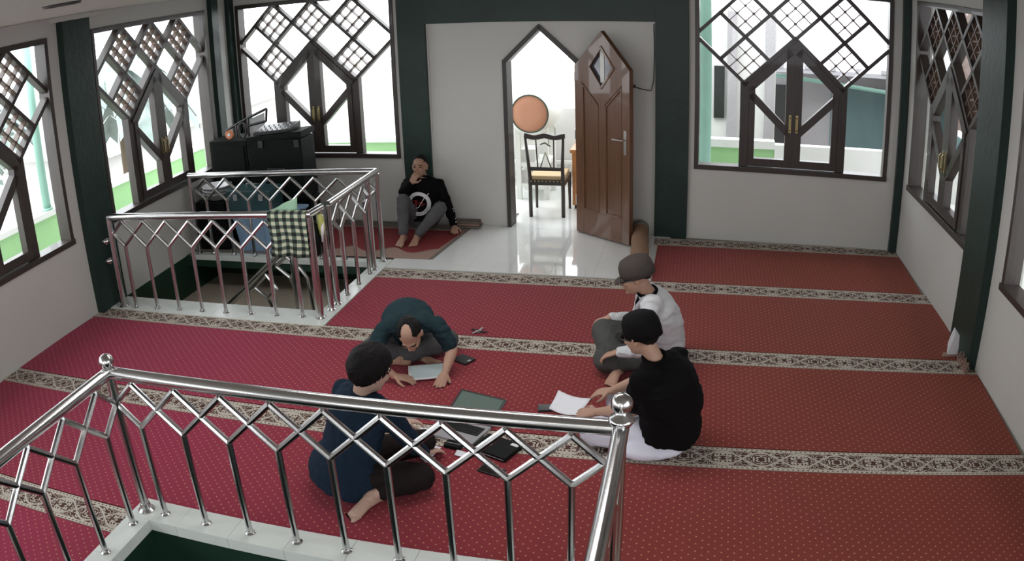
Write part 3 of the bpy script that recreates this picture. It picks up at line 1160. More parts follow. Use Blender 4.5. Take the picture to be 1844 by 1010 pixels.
# chair outside the doorway
CX, CY = -1.69, 8.87
ch = thing('dining_chair', 'dark wooden chair with tan studded seat just outside the doorway', 'chair', (CX, CY + .2, 0))
for sx, px_ in ((-1, -.185), (1, .185)):
    m_ = MB().tube([(CX + px_, CY, -.006), (CX + px_, CY, .44), (CX + px_ + (-.01 if sx < 0 else .0), CY - .015, .60), (CX + px_ + (-.035 * 1 if sx < 0 else .02), CY - .05, .94)], [.022, .022, .02, .015], 8)
    m_.build('back_leg', 'chairwood', ch, smooth=True)
    m_ = MB().tube([(CX + px_ * 1.05, CY + .40, -.006), (CX + px_ * 1.05, CY + .40, .42)], [.015, .022], 8)
    m_.build('leg', 'chairwood', ch, smooth=True)
m_ = MB()
for a, b, z in ((-.2, .2, .40), ):
    hx(m_, CX - .2, CX + .2, CY - .015, CY + .02, .37, .43)
    hx(m_, CX - .2, CX + .2, CY + .385, CY + .42, .37, .43)
    hx(m_, CX - .21, CX - .175, CY, CY + .42, .37, .43)
    hx(m_, CX + .175, CX + .21, CY, CY + .42, .37, .43)
m_.build('seat_frame', 'chairwood', ch)
m_ = MB()
hx(m_, CX - .195, CX + .195, CY + .0, CY + .41, .425, .475)
m_.build('seat', 'seat', ch, bevel=.015)
for k in range(9):
    m_ = MB().sphere((CX - .17 + k * .0425, CY - .018, .415), .008, 8, 5)
    m_.build('stud', 'brass', ch, smooth=True)
m_ = MB()
m_.hexa([(CX - .2, CY - .02, .535), (CX + .2, CY - .02, .535), (CX + .2, CY + .005, .535), (CX - .2, CY + .005, .535), (CX - .2, CY - .02, .575), (CX + .2, CY - .02, .575), (CX + .2, CY + .005, .575), (CX - .2, CY + .005, .575)])
m_.build('lower_rail', 'chairwood', ch, bevel=.003)
m_ = MB()
N = 14
crest_t = [(-.225 + .45 * i / N, .955 + .012 * math.cos(4 * PI * i / N)) for i in range(N + 1)]
crest_b = [(-.225 + .45 * i / N, .915 - .02 * abs(math.sin(2 * PI * i / N))) for i in range(N + 1)][::-1]
for i in range(N):
    a, b, c, d = crest_t[i], crest_t[i + 1], crest_b[N - i - 1], crest_b[N - i]
    m_.hexa([(CX + d[0], CY - .065, d[1]), (CX + c[0], CY - .065, c[1]), (CX + c[0], CY - .04, c[1]), (CX + d[0], CY - .04, d[1]), (CX + a[0], CY - .065, a[1]), (CX + b[0], CY - .065, b[1]), (CX + b[0], CY - .04, b[1]), (CX + a[0], CY - .04, a[1])])
m_.build('crest_rail', 'chairwood', ch)
for pts in ([(-.09, .57), (-.095, .74), (-.10, .92)], [(.09, .57), (.095, .74), (.10, .92)], [(-.06, .57), (0, .75), (.06, .57)], [(-.05, .84), (0, .86), (.06, .82)]):
    m_ = MB().tube([(CX + a, CY - .02 - (b - .57) * .1, b) for a, b in pts], .008, 6)
    m_.build('splat', 'chairwood', ch)

# orange-brown cabinet edge outside, behind the door leaf
cb = thing('wooden_cabinet', 'orange brown wooden cabinet outside, half hidden behind the open door', 'cabinet', (-1.16, 9.45, 0))
m_ = MB()
hx(m_, -1.46, -.86, 9.25, 9.65, .04, .66)
m_.build('body', 'orangewood', cb, bevel=.004)
m_ = MB()
hx(m_, -1.48, -.84, 9.23, 9.67, .66, .70)
m_.build('top', 'orangewood', cb, bevel=.004)
for x in (-1.44, -.90):
    m_ = MB()
    hx(m_, x, x + .04, 9.27, 9.31, -.006, .04)
    m_.build('foot', 'chairwood', cb)
m_ = MB()
hx(m_, -1.43, -1.17, 9.238, 9.25, .10, .61)
dd_ = m_.build('door', 'orangewood', cb, bevel=.003)
m_ = MB().sphere((-1.19, 9.232, .38), .012, 8, 6)
m_.build('knob', 'brass', dd_, smooth=True)
m_ = MB()
hx(m_, -1.15, -.89, 9.238, 9.25, .10, .61)
dd_ = m_.build('door', 'orangewood', cb, bevel=.003)
m_ = MB().sphere((-1.13, 9.232, .38), .012, 8, 6)
m_.build('knob', 'brass', dd_, smooth=True)

# neighbouring buildings
bd = thing('neighbour_house', 'pale house with low sheet roof and teal shutters beyond the back right window', 'house', (3.0, 18, -3.1))
m_ = MB()
hx(m_, .2, 8.5, 16.0, 22, -3.1, 1.05)
m_.build('wall', 'extgrey', bd)
m_ = MB()
m_.hexa([(1.3, 15.0, 1.05), (9, 15.0, 1.05), (9, 19.2, 3.0), (1.3, 19.2, 3.0), (1.3, 15.0, 1.13), (9, 15.0, 1.13), (9, 19.2, 3.08), (1.3, 19.2, 3.08)])
m_.build('roof', 'roof', bd)
for k in range(16):
    x = 1.4 + k * .48
    m_ = MB().hexa([(x, 14.98, 1.13), (x + .10, 14.98, 1.13), (x + .10, 19.2, 3.08), (x, 19.2, 3.08), (x, 14.98, 1.20), (x + .10, 14.98, 1.20), (x + .10, 19.2, 3.15), (x, 19.2, 3.15)])
    m_.build('roof_rib', 'roof', bd)
for (xa, xb) in ((2.55, 4.3), (4.8, 6.5)):
    m_ = MB()
    hx(m_, xa, xb, 15.93, 16.02, -1.0, .72)
    sh = m_.build('shutter', 'extteal', bd)
for (xa, xb, za, zb) in ((1.4, 1.9, -1.2, .7),):
    m_ = MB()
    hx(m_, xa, xb, 15.95, 16.02, za, zb)
    m_.build('window', 'plastic_black', bd)
m_ = MB()
m_.tube([(1.0, 15.2, 1.0), (4.2, 15.2, .72), (6, 15.2, .7)], .04, 6)
m_.build('gutter', 'extpaleteal', bd)
ps = thing('concrete_building', 'weathered white building with flat pillars beyond the back right window', 'building', (-.2, 15, -3.1))
m_ = MB()
hx(m_, -1.6, 1.15, 12.7, 14.2, -3.1, 2.2)
m_.build('wall', 'extwhite', ps)
for x in (-.25, .40, .98):
    m_ = MB()
    hx(m_, x, x + .14, 12.55, 12.7, -3.1, 2.2)
    m_.build('pilaster', 'extgrey', ps)
m_ = MB()
hx(m_, .20, .36, 12.64, 12.71, .55, 1.35)
m_.build('window', 'plastic_black', ps)
col = thing('round_column', 'sea green painted column just outside the back right window', 'column', (.02, 9.9, 0))
m_ = MB().lathe((.02, 9.9, -.006), [(.15, 0), (.15, .06), (.115, .09), (.105, 2.7), (.14, 2.75), (.14, 2.85)], 20)
m_.build('shaft', 'extpaleteal', col, smooth=True)

# left side: grey green roofs, a white house and palms
lh = thing('left_house', 'white house with grey blue roof beyond the left windows', 'house', (-14, 14, -3.1))
lh['label'] = 'white house with grey roof beyond the window left of the black cases'
m_ = MB()
hx(m_, -17, -12, 13.5, 22, -3.1, -.2)
m_.build('wall', 'extwhite', lh)
m_ = MB()
m_.hexa([(-17.4, 13.2, -.2), (-11.6, 13.2, -.2), (-11.6, 22.3, -.2), (-17.4, 22.3, -.2), (-15.2, 13.6, 1.1), (-14.0, 13.6, 1.1), (-14.0, 22, 1.1), (-15.2, 22, 1.1)])
m_.build('roof', 'roof', lh)
for k in range(4):
    m_ = MB()
    hx(m_, -12.02, -11.97, 14.3 + k * 1.8, 15.2 + k * 1.8, -1.9, -.8)
    m_.build('window', 'plastic_black', lh)
pp = thing('balcony_post', 'pale green balcony post outside the nearer left window', 'post', (-6.92, 6.62, .66))
m_ = MB().lathe((-6.92, 6.62, .66), [(.05, 0), (.05, 2.6)], 12)
m_.build('post', 'extpaleteal', pp, smooth=True)
m_ = MB().lathe((-6.92, 6.62, .66), [(.07, 0), (.07, .03)], 12)
m_.build('post_base', 'extpaleteal', pp, smooth=True)


def tree(name, label, x, y, h, r, seed, palm=False):
    random.seed(seed)
    t = thing(name, label, 'tree', (x, y, -3.1), 'trees outside the windows')
    m = MB().tube([(x, y, -3.1), (x + .1, y, -3.1 + h * .5), (x, y + .1, -3.1 + h)], [.14, .11, .07], 8)
    m.build('trunk', 'bark', t, smooth=True)
    m = MB()
    c = V((x, y + .1, -3.1 + h))
    if palm:
        for k in range(16):
            a = 2 * PI * k / 16 + random.uniform(-.2, .2)
            up = random.uniform(.1, .9)
            f = MB()
            pts = []
            for i in range(7):
                q = i / 6
                pts.append(c + V((math.cos(a) * r * q, math.sin(a) * r * q, up * r * q * .8 - r * 1.1 * q * q)))
            for i in range(6):
                d = (pts[i + 1] - pts[i])
                s = V((-math.sin(a), math.cos(a), 0)) * (.20 * r * (1 - abs(i / 6 - .4)))
                dr_ = V((0, 0, -.12 * r))
                f.add([pts[i], pts[i] + s + dr_, pts[i + 1] + s * .9 + dr_, pts[i + 1]], [(0, 1, 2, 3)])
                f.add([pts[i], pts[i] - s + dr_, pts[i + 1] - s * .9 + dr_, pts[i + 1]], [(0, 1, 2, 3)])
            f.build('frond', 'leaf', t, fix=False)
    else:
        for k in range(900):
            d = V((random.gauss(0, 1), random.gauss(0, 1), random.gauss(0, .8))).normalized() * r * random.uniform(.55, 1)
            p = c + d
            a = V((random.uniform(-1, 1), random.uniform(-1, 1), random.uniform(-1, 1))).normalized() * .09
            b = a.orthogonal().normalized() * .05
            m.add([p - a, p + b, p + a, p - b], [(0, 1, 2, 3)])
        tag(m.build('foliage', 'leaf', t, fix=False), kind='stuff')


tree('palm_tree', 'tall palm beyond the second left window', -10.2, 12.0, 4.9, 1.5, 1, True)
tree('palm_tree', 'shorter palm at the far left outside', -13.5, 11.0, 4.4, 1.4, 5, True)
tree('leafy_tree', 'round leafy tree beyond the left window nearest the camera', -12.0, 9.2, 4.0, 1.2, 3)
# right side: a close brown building that darkens the right windows
rb = thing('brown_building', 'close dark brown building beyond the right hand windows', 'building', (5.2, 10, -3.1))
m_ = MB()
hx(m_, 4.6, 8, 3, 14.4, -3.1, 4.2)
m_.build('wall', 'brownext', rb)
m_ = MB()
hx(m_, 4.1, 8.2, 2.8, 14.6, 4.2, 4.32)
m_.build('eave', 'brownext', rb)
for k, (y, z) in enumerate(((9.2, 1.3), (11.6, 1.3), (13.2, .4), (7.0, 1.0))):
    m_ = MB()
    hx(m_, 4.56, 4.61, y, y + .7, z - 1.2, z)
    f_ = m_.build('window', 'extwhite', rb)
    m_ = MB()
    hx(m_, 4.54, 4.56, y + .05, y + .65, z - 1.1, z - .1)
    m_.build('pane', 'extteal', f_)
m_ = MB()
hx(m_, 2.9, 3.9, 3, 10.2, -.15, -.02)
struct(m_.build('floor_balcony_right', 'curb'))
m_ = MB()
hx(m_, 3.8, 3.9, 3, 10.3, -.1, .55)
struct(m_.build('wall_balcony_right', 'extwhite'), 'pale parapet outside the right hand windows')

# ================================================================== RAILINGS
ST = 'steel'


def ball(mb, c, r):
    mb.sphere(c, r, 18, 12)


def rail_run(root, P0, D, n0, n1, dx, zb, zv, za, ztop, rb=.0180, rt=.030, flange=True, nb=8, railr=True, r0=None, r1=None):
    """diamond headed balusters: P0 point on the plan, D unit plan direction"""
    P0, D = V(P0), V(D)
    zm = (zv + za) / 2

    def at(t, z):
        return V((P0.x + D.x * t, P0.y + D.y * t, z))
    for k in range(n0, n1 + 1):
        t = k * dx
        m = MB().tube([at(t, zb), at(t, zv)], rb, 10)
        smooth_by_angle(m.build('baluster', ST, root))
        if flange:
            f = MB().lathe(at(t, zb), [(.030, 0), (.030, .004), (.020, .012), (.0165, .030)], 14)
            smooth_by_angle(f.build('flange', ST, root))
        for (a, b) in (((t, zv), (t - dx / 2, zm)), ((t, zv), (t + dx / 2, zm)), ((t - dx / 2, zm), (t, za)), ((t + dx / 2, zm), (t, za))):
            m = MB().tube([at(*a), at(*b)], rb * .93, 8)
            smooth_by_angle(m.build('diamond_bar', ST, root))
    return at


# near railing round the stair opening under the camera
nr = thing('stair_railing', 'polished steel railing with diamond balusters round the near stair opening', 'railing', (-1.57, 2.94, .02))
PX0, PX1, PY = -2.873, -.268, 2.945
ZR = .893
m_ = MB().tube([(PX0, PY, ZR), (PX1, PY, ZR)], .035, 18)
smooth_by_angle(m_.build('handrail', ST, nr))
for x in (PX0, PX1):
    m_ = MB().tube([(x, PY, ZR), (x + (.02 if x < -1 else .03), .62, ZR)], .035, 18)
    smooth_by_angle(m_.build('handrail', ST, nr))
rail_run(nr, (-2.7334, PY, 0), (1, 0, 0), 0, 8, .2826, .02, .587, .840, ZR)
rail_run(nr, (PX0, PY - .146, 0), (0, -1, 0), 0, 7, .2826, .02, .587, .840, ZR)
rail_run(nr, (PX1, PY - .146, 0), (0, -1, 0), 0, 7, .2826, .02, .587, .840, ZR)
for x in (PX0, PX1):
    for y in (PY, .62):
        m_ = MB().tube([(x, y, .02), (x, y, ZR)], .026, 14)
        p_ = smooth_by_angle(m_.build('post', ST, nr))
        m_ = MB().lathe((x, y, .02), [(.052, 0), (.052, .006), (.036, .02), (.029, .05)], 18)
        smooth_by_angle(m_.build('post_flange', ST, nr))
        if x < -1 and y > 1:
            m_ = MB().lathe((x, y, ZR), [(.02, 0), (.02, .045)], 14)
            smooth_by_angle(m_.build('finial_neck', ST, nr), 60)
            m_ = MB()
            ball(m_, (x, y, ZR + .064), .043)
            m_.build('ball_finial', ST, nr, smooth=True)
            continue
        m_ = MB().lathe((x, y, ZR), [(.03, 0), (.05, .028), (.056, .040), (.05, .052), (.026, .066), (.022, .078)], 20)
        smooth_by_angle(m_.build('post_collar', ST, nr), 60)
        m_ = MB()
        ball(m_, (x, y, ZR + .115), .047)
        m_.build('ball_finial', ST, nr, smooth=True)

# far railing
fr = thing('stair_railing', 'polished steel railing with diamond balusters round the far stair opening', 'railing', (-4.1, 6.4, .012))
A0, A1 = V((-5.10, 5.655, 0)), V((-3.02, 5.745, 0))
dA = (A1 - A0).normalized()
m_ = MB().tube([A0 + V((-.0, 0, .885)), A1 + V((0, 0, .905)), V((-3.015, 5.96, .905))], .032, 14)
smooth_by_angle(m_.build('handrail', ST, fr))
LA = (A1 - A0).length
rail_run(fr, A0 + dA * .155, dA, 0, 7, .2515, .012, .61, .845, .9)
for p in (A0, A1):
    m_ = MB().tube([(p.x, p.y, .012), (p.x, p.y, .885)], .033, 14)
    smooth_by_angle(m_.build('post', ST, fr))
    m_ = MB().lathe((p.x, p.y, .012), [(.045, 0), (.045, .006), (.03, .02)], 16)
    smooth_by_angle(m_.build('post_flange', ST, fr))
B0, B1 = V((-3.0, 6.06, 0)), V((-3.0, 7.17, 0))
m_ = MB().tube([B0 + V((0, 0, .90)), B1 + V((0, 0, .915)), V((-5.19, 7.17, .88))], .030, 14)
smooth_by_angle(m_.build('handrail', ST, fr))
for (x, y) in ((-3.0, 5.925), (-3.0, 6.06), (-3.0, 6.93), (-3.0, 7.17), (-5.19, 7.17)):
    m_ = MB().tube([(x, y, .012), (x, y, .89)], .026, 12)
    smooth_by_angle(m_.build('post', ST, fr))
    m_ = MB().lathe((x, y, .012), [(.040, 0), (.040, .006), (.026, .02)], 16)
    smooth_by_angle(m_.build('post_flange', ST, fr))
rail_run(fr, (-3.0, 6.06 + .21, 0), (0, 1, 0), 0, 2, .27, .012, .61, .845, .9)
dB = (V((-5.19, 7.17, 0)) - B1).normalized()
rail_run(fr, B1 + dB * .15, dB, 0, 7, .263, .012, .61, .845, .9, rb=.0175)
# brackets fixed to the green column
for z in (.47, .66):
    m_ = MB().tube([(-5.10, 5.655, z), (-5.195, 5.62, z)], .012, 8)
    m_.lathe((-5.13, 5.64, z), [(.02, 0), (.033, .02), (.033, .04)], 14, (-.9, -.3, 0))
    smooth_by_angle(m_.build('wall_bracket', ST, fr))

# sloping railing of the stair going down
sr = thing('sloping_stair_rail', 'steel stair rail sloping down inside the far stair opening', 'railing', (-4.0, 6.6, -.45))
Ys = 6.60
m_ = MB().tube([(-3.70, Ys, .36), (-3.842, Ys, .239), (-4.475, Ys, -.291), (-4.60, Ys, -.40)], .030, 12)
smooth_by_angle(m_.build('handrail', ST, sr))
for quad in (((-3.89, .125), (-3.759, .225), (-3.629, .114), (-3.746, .013)), ((-4.165, -.107), (-4.016, .028), (-3.911, -.104), (-4.03, -.221))):
    for k in range(4):
        (xa, za), (xb, zb) = quad[k], quad[(k + 1) % 4]
        m_ = MB().tube([(xa, Ys, za), (xb, Ys, zb)], .017, 8)
        smooth_by_angle(m_.build('diamond_bar', ST, sr))
for pts in ([(-3.746, .013), (-3.70, -.14), (-3.68, -.45)], [(-4.03, -.221), (-4.0, -.30), (-3.99, -.45)], [(-3.629, .114), (-3.56, .02), (-3.53, -.45)], [(-4.165, -.107), (-4.25, -.16), (-4.28, -.45)]):
    m_ = MB().tube([(a, Ys, b) for a, b in pts], .016, 8)
    smooth_by_angle(m_.build('baluster', ST, sr))
m_ = MB().tube([(-3.70, Ys, .36), (-3.70, Ys, -.45)], .026, 12)
m_.v = [(x, y + .0, z) for x, y, z in m_.v]
smooth_by_angle(m_.build('post', ST, sr))

# ================================================================== THINGS IN THE ROOM
# rolled carpet by the door
rc = thing('rolled_carpet', 'brown rolled up carpet lying between the white tiles and the back red row', 'carpet', (-.545, 7.7, 0))
a, b = V((-.600, 8.30, .088)), V((-.508, 7.01, .088))
ax = (b - a).normalized()
sd = ax.cross(V((0, 0, 1))).normalized()
rings = []
for i in range(15):
    p = a.lerp(b, i / 14)
    r_ = .083 + .002 * math.sin(i * 1.7)
    rings.append((p, sd * r_ * 1.05, V((0, 0, r_))))
m_ = MB().loft(rings, 24)
m_.build('roll', 'rollback', rc, smooth=True)
m_ = MB()
rr = []
for i, q in enumerate((0, .10)):
    p = a - ax * .005 + ax * q * 1.2
    rr.append((p, sd * .092, V((0, 0, .089))))
m_.loft(rr, 24)
m_.build('band', 'rollend', rc, smooth=False)
for e, s_ in ((a, -1), (b, 1)):
    sp = []
    for k in range(60):
        an = k * .45
        r_ = .078 * (1 - k / 66)
        sp.append(e + ax * s_ * .006 + sd * math.cos(an) * r_ + V((0, 0, 1)) * math.sin(an) * r_)
    m_ = MB().tube(sp, .003, 5)
    m_.build('coil_edge', 'ruggrey', rc)
m_ = MB()
n_ = 10
vs = []
for i in range(n_ + 1):
    an = PI * .15 + PI * .75 * i / n_
    for q in (0, 1):
        vs.append(V((-.60, 8.335 - q * .0, .085)) + V((math.cos(an) * .10, -.01 - q * .05, math.sin(an) * .105)))
m_.add(vs, [(2 * i, 2 * i + 1, 2 * i + 3, 2 * i + 2) for i in range(n_)])

# arched prayer rug under the man by the column
RX0, RX1, RY0, RY1 = -3.98, -2.44, 7.30, 8.44
rg = thing('prayer_rug', 'red prayer rug with scalloped tan border under the man by the column', 'rug', ((RX0 + RX1) / 2, 7.9, 0))


def rugquad(mb, pts, z=.006, b=-.012):
    n = len(pts)
    mb.prism(pts, lambda p: V((p[0], p[1], b)), lambda p: V((p[0], p[1], z)))


def back_y(x):
    return YB0 + YBB * x - .01


bk = MB()
rugquad(bk, [(RX0, RY0), (RX1 - .12, RY0), (RX1 + .0, back_y(RX1) - .08), (RX0, back_y(RX0) - .08)], .005, -.012 + .0125)
bk.build('backing', 'rugtan', rg)
# scalloped red field: three arches
NA = 3
wA = (RX1 - .14 - RX0) / NA
for k in range(NA):
    xa = RX0 + k * wA
    xb = xa + wA
    f = MB()
    base = []
    for i in range(13):
        t = i / 12
        s_ = abs(t - .5) * 2           # 0 at the middle, 1 at the cusps
        y = RY0 + .30 - .15 * (1 - (1 - s_) ** 2 if False else math.sin(PI * .5 * (1 - s_)) ** 1.6 * 1.0)
        base.append((xa + t * wA, y))
    top = back_y(xb) - .28
    xo = .10 if k == NA - 1 else 0
    poly = base + [(xb + xo, top), (xa, top)]
    rugquad(f, poly, .009, .004)
    f.build('arch_field', 'rugred', rg)
    e = MB()
    e.tube([(x, y, .0075) for x, y in base], .005, 5)
    e.build('arch_edge', 'whiteprint' if False else 'rugtan', rg)
m_ = MB()
rugquad(m_, [(RX0, back_y(RX0) - .25), (RX1 - .03, back_y(RX1) - .25), (RX1 + .01, back_y(RX1) - .075), (RX0, back_y(RX0) - .075)], .012, .004)
m_.build('back_band', 'ruggrey', rg)
m_ = MB()
rugquad(m_, [(RX1 - .13, RY0 + .01), (RX1 - .10, RY0 + .01), (RX1 + .02, back_y(RX1) - .08), (RX1 - .02, back_y(RX1) - .08)], .010, .004)
m_.build('side_binding', 'ruggrey', rg)

fm = thing('folded_mats', 'folded grey brown mats lying by the wall beside the seated man', 'mat', (-2.5, 8.40, .012))
for k in range(3):
    m_ = MB()
    o_ = back_y(-2.5)
    dz = .014 + k * .022
    hx(m_, -2.70 + k * .012, -2.33 - k * .01, o_ - .17 + k * .01, o_ - .02, dz, dz + .018)
    m_.build('mat_layer', 'ruggrey' if k != 1 else 'rugtan', fm, bevel=.006)

# black cases in the corner
cs = thing('equipment_cabinet', 'square black equipment cabinet in the corner, left of the longer black case', 'cabinet', (-5.05, 8.05, 0))
m_ = MB()
hx(m_, -5.30, -4.80, 7.80, 8.25, .03, 1.115)
m_.build('cabinet_body', 'case_black', cs, bevel=.012)
for (x, y) in ((-5.25, 7.85), (-4.85, 7.85), (-5.25, 8.20), (-4.85, 8.20)):
    m_ = MB().lathe((x, y, -.012), [(.022, 0), (.022, .045)], 10)
    m_.build('foot', 'plastic_black', cs)
for z0_, z1_ in ((.10, .56), (.62, 1.06)):
    m_ = MB()
    hx(m_, -5.265, -4.835, 7.788, 7.80, z0_, z1_)
    m_.build('front_panel', 'case_black', cs, bevel=.004)
cs2 = thing('equipment_case', 'long black equipment case on its side under the back left window', 'case', (-4.35, 8.05, 0))
m_ = MB()
hx(m_, -4.78, -4.10, 7.78, 8.10, .46, 1.12)
m_.build('case_body', 'case_black', cs2, bevel=.010)
m_ = MB()
m_.hexa([(-4.785, 7.77, 1.10), (-4.09, 7.77, 1.135), (-4.09, 8.11, 1.135), (-4.785, 8.11, 1.10), (-4.785, 7.77, 1.15), (-4.09, 7.77, 1.205), (-4.09, 8.11, 1.205), (-4.785, 8.11, 1.15)])
m_.build('case_lid', 'case_black', cs2, bevel=.008)
m_ = MB()
hx(m_, -4.74, -4.08, 7.84, 8.08, -.012, .455)
m_.build('lower_cabinet', 'case_black', cs2, bevel=.006)
m_ = MB().tube([(-4.52, 7.775, .80), (-4.52, 7.74, .80), (-4.30, 7.74, .80), (-4.30, 7.775, .80)], .010, 8)
smooth_by_angle(m_.build('case_handle', 'plastic_black', cs2))
for x in (-4.6, -4.15):
    m_ = MB()
    hx(m_, x - .03, x + .03, 7.765, 7.78, 1.03, 1.11)
    m_.build('latch', 'plastic_black', cs2, bevel=.003)
mx = thing('audio_mixer', 'flat dark audio mixer lying on top of the long black case', 'mixer', (-4.5, 8.0, 1.2))
m_ = MB()
m_.hexa([(-4.70, 7.80, 1.160), (-4.24, 7.80, 1.197), (-4.24, 8.08, 1.197), (-4.70, 8.08, 1.160), (-4.70, 7.80, 1.195), (-4.24, 7.80, 1.232), (-4.24, 8.08, 1.27), (-4.70, 8.08, 1.235)])
m_.build('mixer_body', 'plastic_black', mx, bevel=.006)
for i in range(7):
    for j in range(3):
        x, y = -4.66 + i * .062, 7.84 + j * .08
        z = 1.195 + (x + 4.70) * .08 + (y - 7.80) * .14
        m_ = MB().lathe((x, y, z), [(.010, 0), (.008, .014), (0, .015)], 8)
        m_.build('knob', 'silver', mx)
# tilted metal stand with small things
ms = thing('metal_stand', 'slanted dark metal frame standing on the square black cabinet', 'stand', (-4.95, 8.0, 1.12))
P_ = lambda x, z, y=7.98: V((x, y, z))
for pts in ([(-5.16, 1.20), (-4.98, 1.285), (-4.60, 1.43)], [(-4.60, 1.43), (-4.62, 1.29)], [(-4.85, 1.335), (-4.86, 1.118)], [(-4.62, 1.29), (-4.86, 1.245)], [(-5.16, 1.20), (-5.16, 1.118)], [(-5.02, 1.265), (-5.02, 1.118)]):
    m_ = MB().tube([P_(*p) for p in pts], .014, 8)
    smooth_by_angle(m_.build('frame_bar', 'plastic_black', ms))
m_ = MB()
m_.prism([(-4.83, 1.265), (-4.64, 1.315), (-4.64, 1.385), (-4.83, 1.32)], lambda p: V((p[0], 7.985, p[1])), lambda p: V((p[0], 7.99, p[1])))
m_.build('grey_plate', 'silver', ms)
m_ = MB()
ring = [(-4.93 + .05 * math.cos(t_), 7.96, 1.20 + .085 * math.sin(t_)) for t_ in [PI * 2 * k / 16 for k in range(17)]]
m_.tube(ring, .012, 6, cap=False)
m_.build('loop', 'cord', ms, smooth=True)
tg = thing('tape_roll', 'small orange and white roll on the square black cabinet', 'tape', (-5.08, 7.92, 1.12))
m_ = MB().lathe((-5.08, 7.90, 1.165), [(.022, 0), (.05, 0), (.05, .035), (.022, .035), (.022, 0)], 20, (0, 1, 0))
m_.build('roll', 'orange', tg, smooth=False)
m_ = MB().lathe((-5.08, 7.895, 1.165), [(.020, 0), (.020, .045), (.0, .045)], 16, (0, 1, 0))
m_.build('core', 'whiteedge', tg)

# bins and basin behind the far railing
bb = thing('storage_bin', 'pale blue plastic storage bin behind the far railing', 'bin', (-4.43, 7.5, 0))
m_ = MB()
z0_, z1_ = -.012, .40
m_.hexa([(-4.74, 7.36, z0_), (-4.12, 7.36, z0_), (-4.12, 7.66, z0_), (-4.74, 7.66, z0_), (-4.80, 7.33, z1_), (-4.06, 7.33, z1_), (-4.06, 7.69, z1_), (-4.80, 7.69, z1_)])
m_.build('bin_body', 'bluebin', bb, bevel=.015)
m_ = MB()
hx(m_, -4.82, -4.04, 7.31, 7.71, .395, .425)
m_.build('bin_lid', 'bluebin', bb, bevel=.008)
for x in (-4.6, -4.43, -4.26):
    m_ = MB().hexa([(x - .012, 7.352, .02), (x + .012, 7.352, .02), (x + .012, 7.36, .02), (x - .012, 7.36, .02), (x - .012, 7.325, .36), (x + .012, 7.325, .36), (x + .012, 7.345, .36), (x - .012, 7.345, .36)])
    m_.build('rib', 'bluebin', bb)
tb = thing('tool_box', 'dark teal tool box with a carrying handle on the pale blue bin', 'box', (-4.60, 7.5, .425))
m_ = MB()
hx(m_, -4.86, -4.32, 7.38, 7.66, .427, .58)
m_.build('box_body', 'tealbin', tb, bevel=.012)
m_ = MB()
hx(m_, -4.87, -4.31, 7.37, 7.67, .58, .66)
m_.build('box_lid', 'tealbin', tb, bevel=.016)
m_ = MB().tube([(-4.68, 7.52, .65), (-4.68, 7.52, .70), (-4.50, 7.52, .70), (-4.50, 7.52, .65)], .010, 8)
m_.build('box_handle', 'silver', tb)
for x in (-4.75, -4.43):
    m_ = MB()
    hx(m_, x - .025, x + .025, 7.362, 7.372, .55, .62)
    m_.build('latch', 'silver', tb)
ws = thing('plastic_basin', 'stack of white plastic basins in the corner behind the far railing', 'basin', (-5.15, 7.5, 0))
m_ = MB()
hx(m_, -5.30, -4.92, 7.38, 7.74, -.012, .52)
m_.build('side_table', 'case_black', ws, bevel=.006)
for k in range(3):
    m_ = MB().lathe((-5.10, 7.56, .522 + k * .035), [(.0, 0), (.10, 0), (.165, .075), (.175, .078), (.17, .085), (.155, .078), (.09, .012), (0, .012)], 24)
    m_.build('basin', 'whiteedge', ws, smooth=True)

# towel and bag on the railing
ck = thing('checked_cloth', 'black and pale green checked cloth draped over the far railing', 'cloth', (-3.22, 5.73, .9))
def drape(mb, x0, x1, zt, zf, zb, yc, r, seed, nx=18, wob=.012):
    random.seed(seed)
    prof = []
    for i in range(9):
        prof.append((-r - .004, zf + (zt - zf) * i / 8))
    for i in range(1, 6):
        a = PI - PI * i / 6
        prof.append((math.cos(a) * (r + .004), zt + math.sin(a) * (r + .004)))
    for i in range(6):
        prof.append((r + .004, zt + (zb - zt) * i / 5))
    L = [0]
    for i in range(1, len(prof)):
        L.append(L[-1] + math.hypot(prof[i][0] - prof[i - 1][0], prof[i][1] - prof[i - 1][1]))
    vs, fs, uvs = [], [], []
    for i in range(nx + 1):
        u = i / nx
        for j, (dy, z) in enumerate(prof):
            k = max(0, min(1, (zt - z) / .2))
            w_ = wob * k * math.sin(u * 15 + z * 9 + seed) * (1 if dy < 0 else -1)
            vs.append((x0 + (x1 - x0) * u + k * .01 * math.sin(z * 11), yc(x0 + (x1 - x0) * u) + dy + w_ - (.008 * k if dy < 0 else 0), z - .006 * math.sin(u * 9) * k))
    n = len(prof)
    for i in range(nx):
        for j in range(n - 1):
            fs.append((i * n + j, (i + 1) * n + j, (i + 1) * n + j + 1, i * n + j + 1))
            uvs.append([(i / nx, L[j] / .36), ((i + 1) / nx, L[j] / .36), ((i + 1) / nx, L[j + 1] / .36), (i / nx, L[j + 1] / .36)])
    mb.add(vs, fs, uvs)


def railY(x):
    return 5.655 + (x + 5.10) * .0433


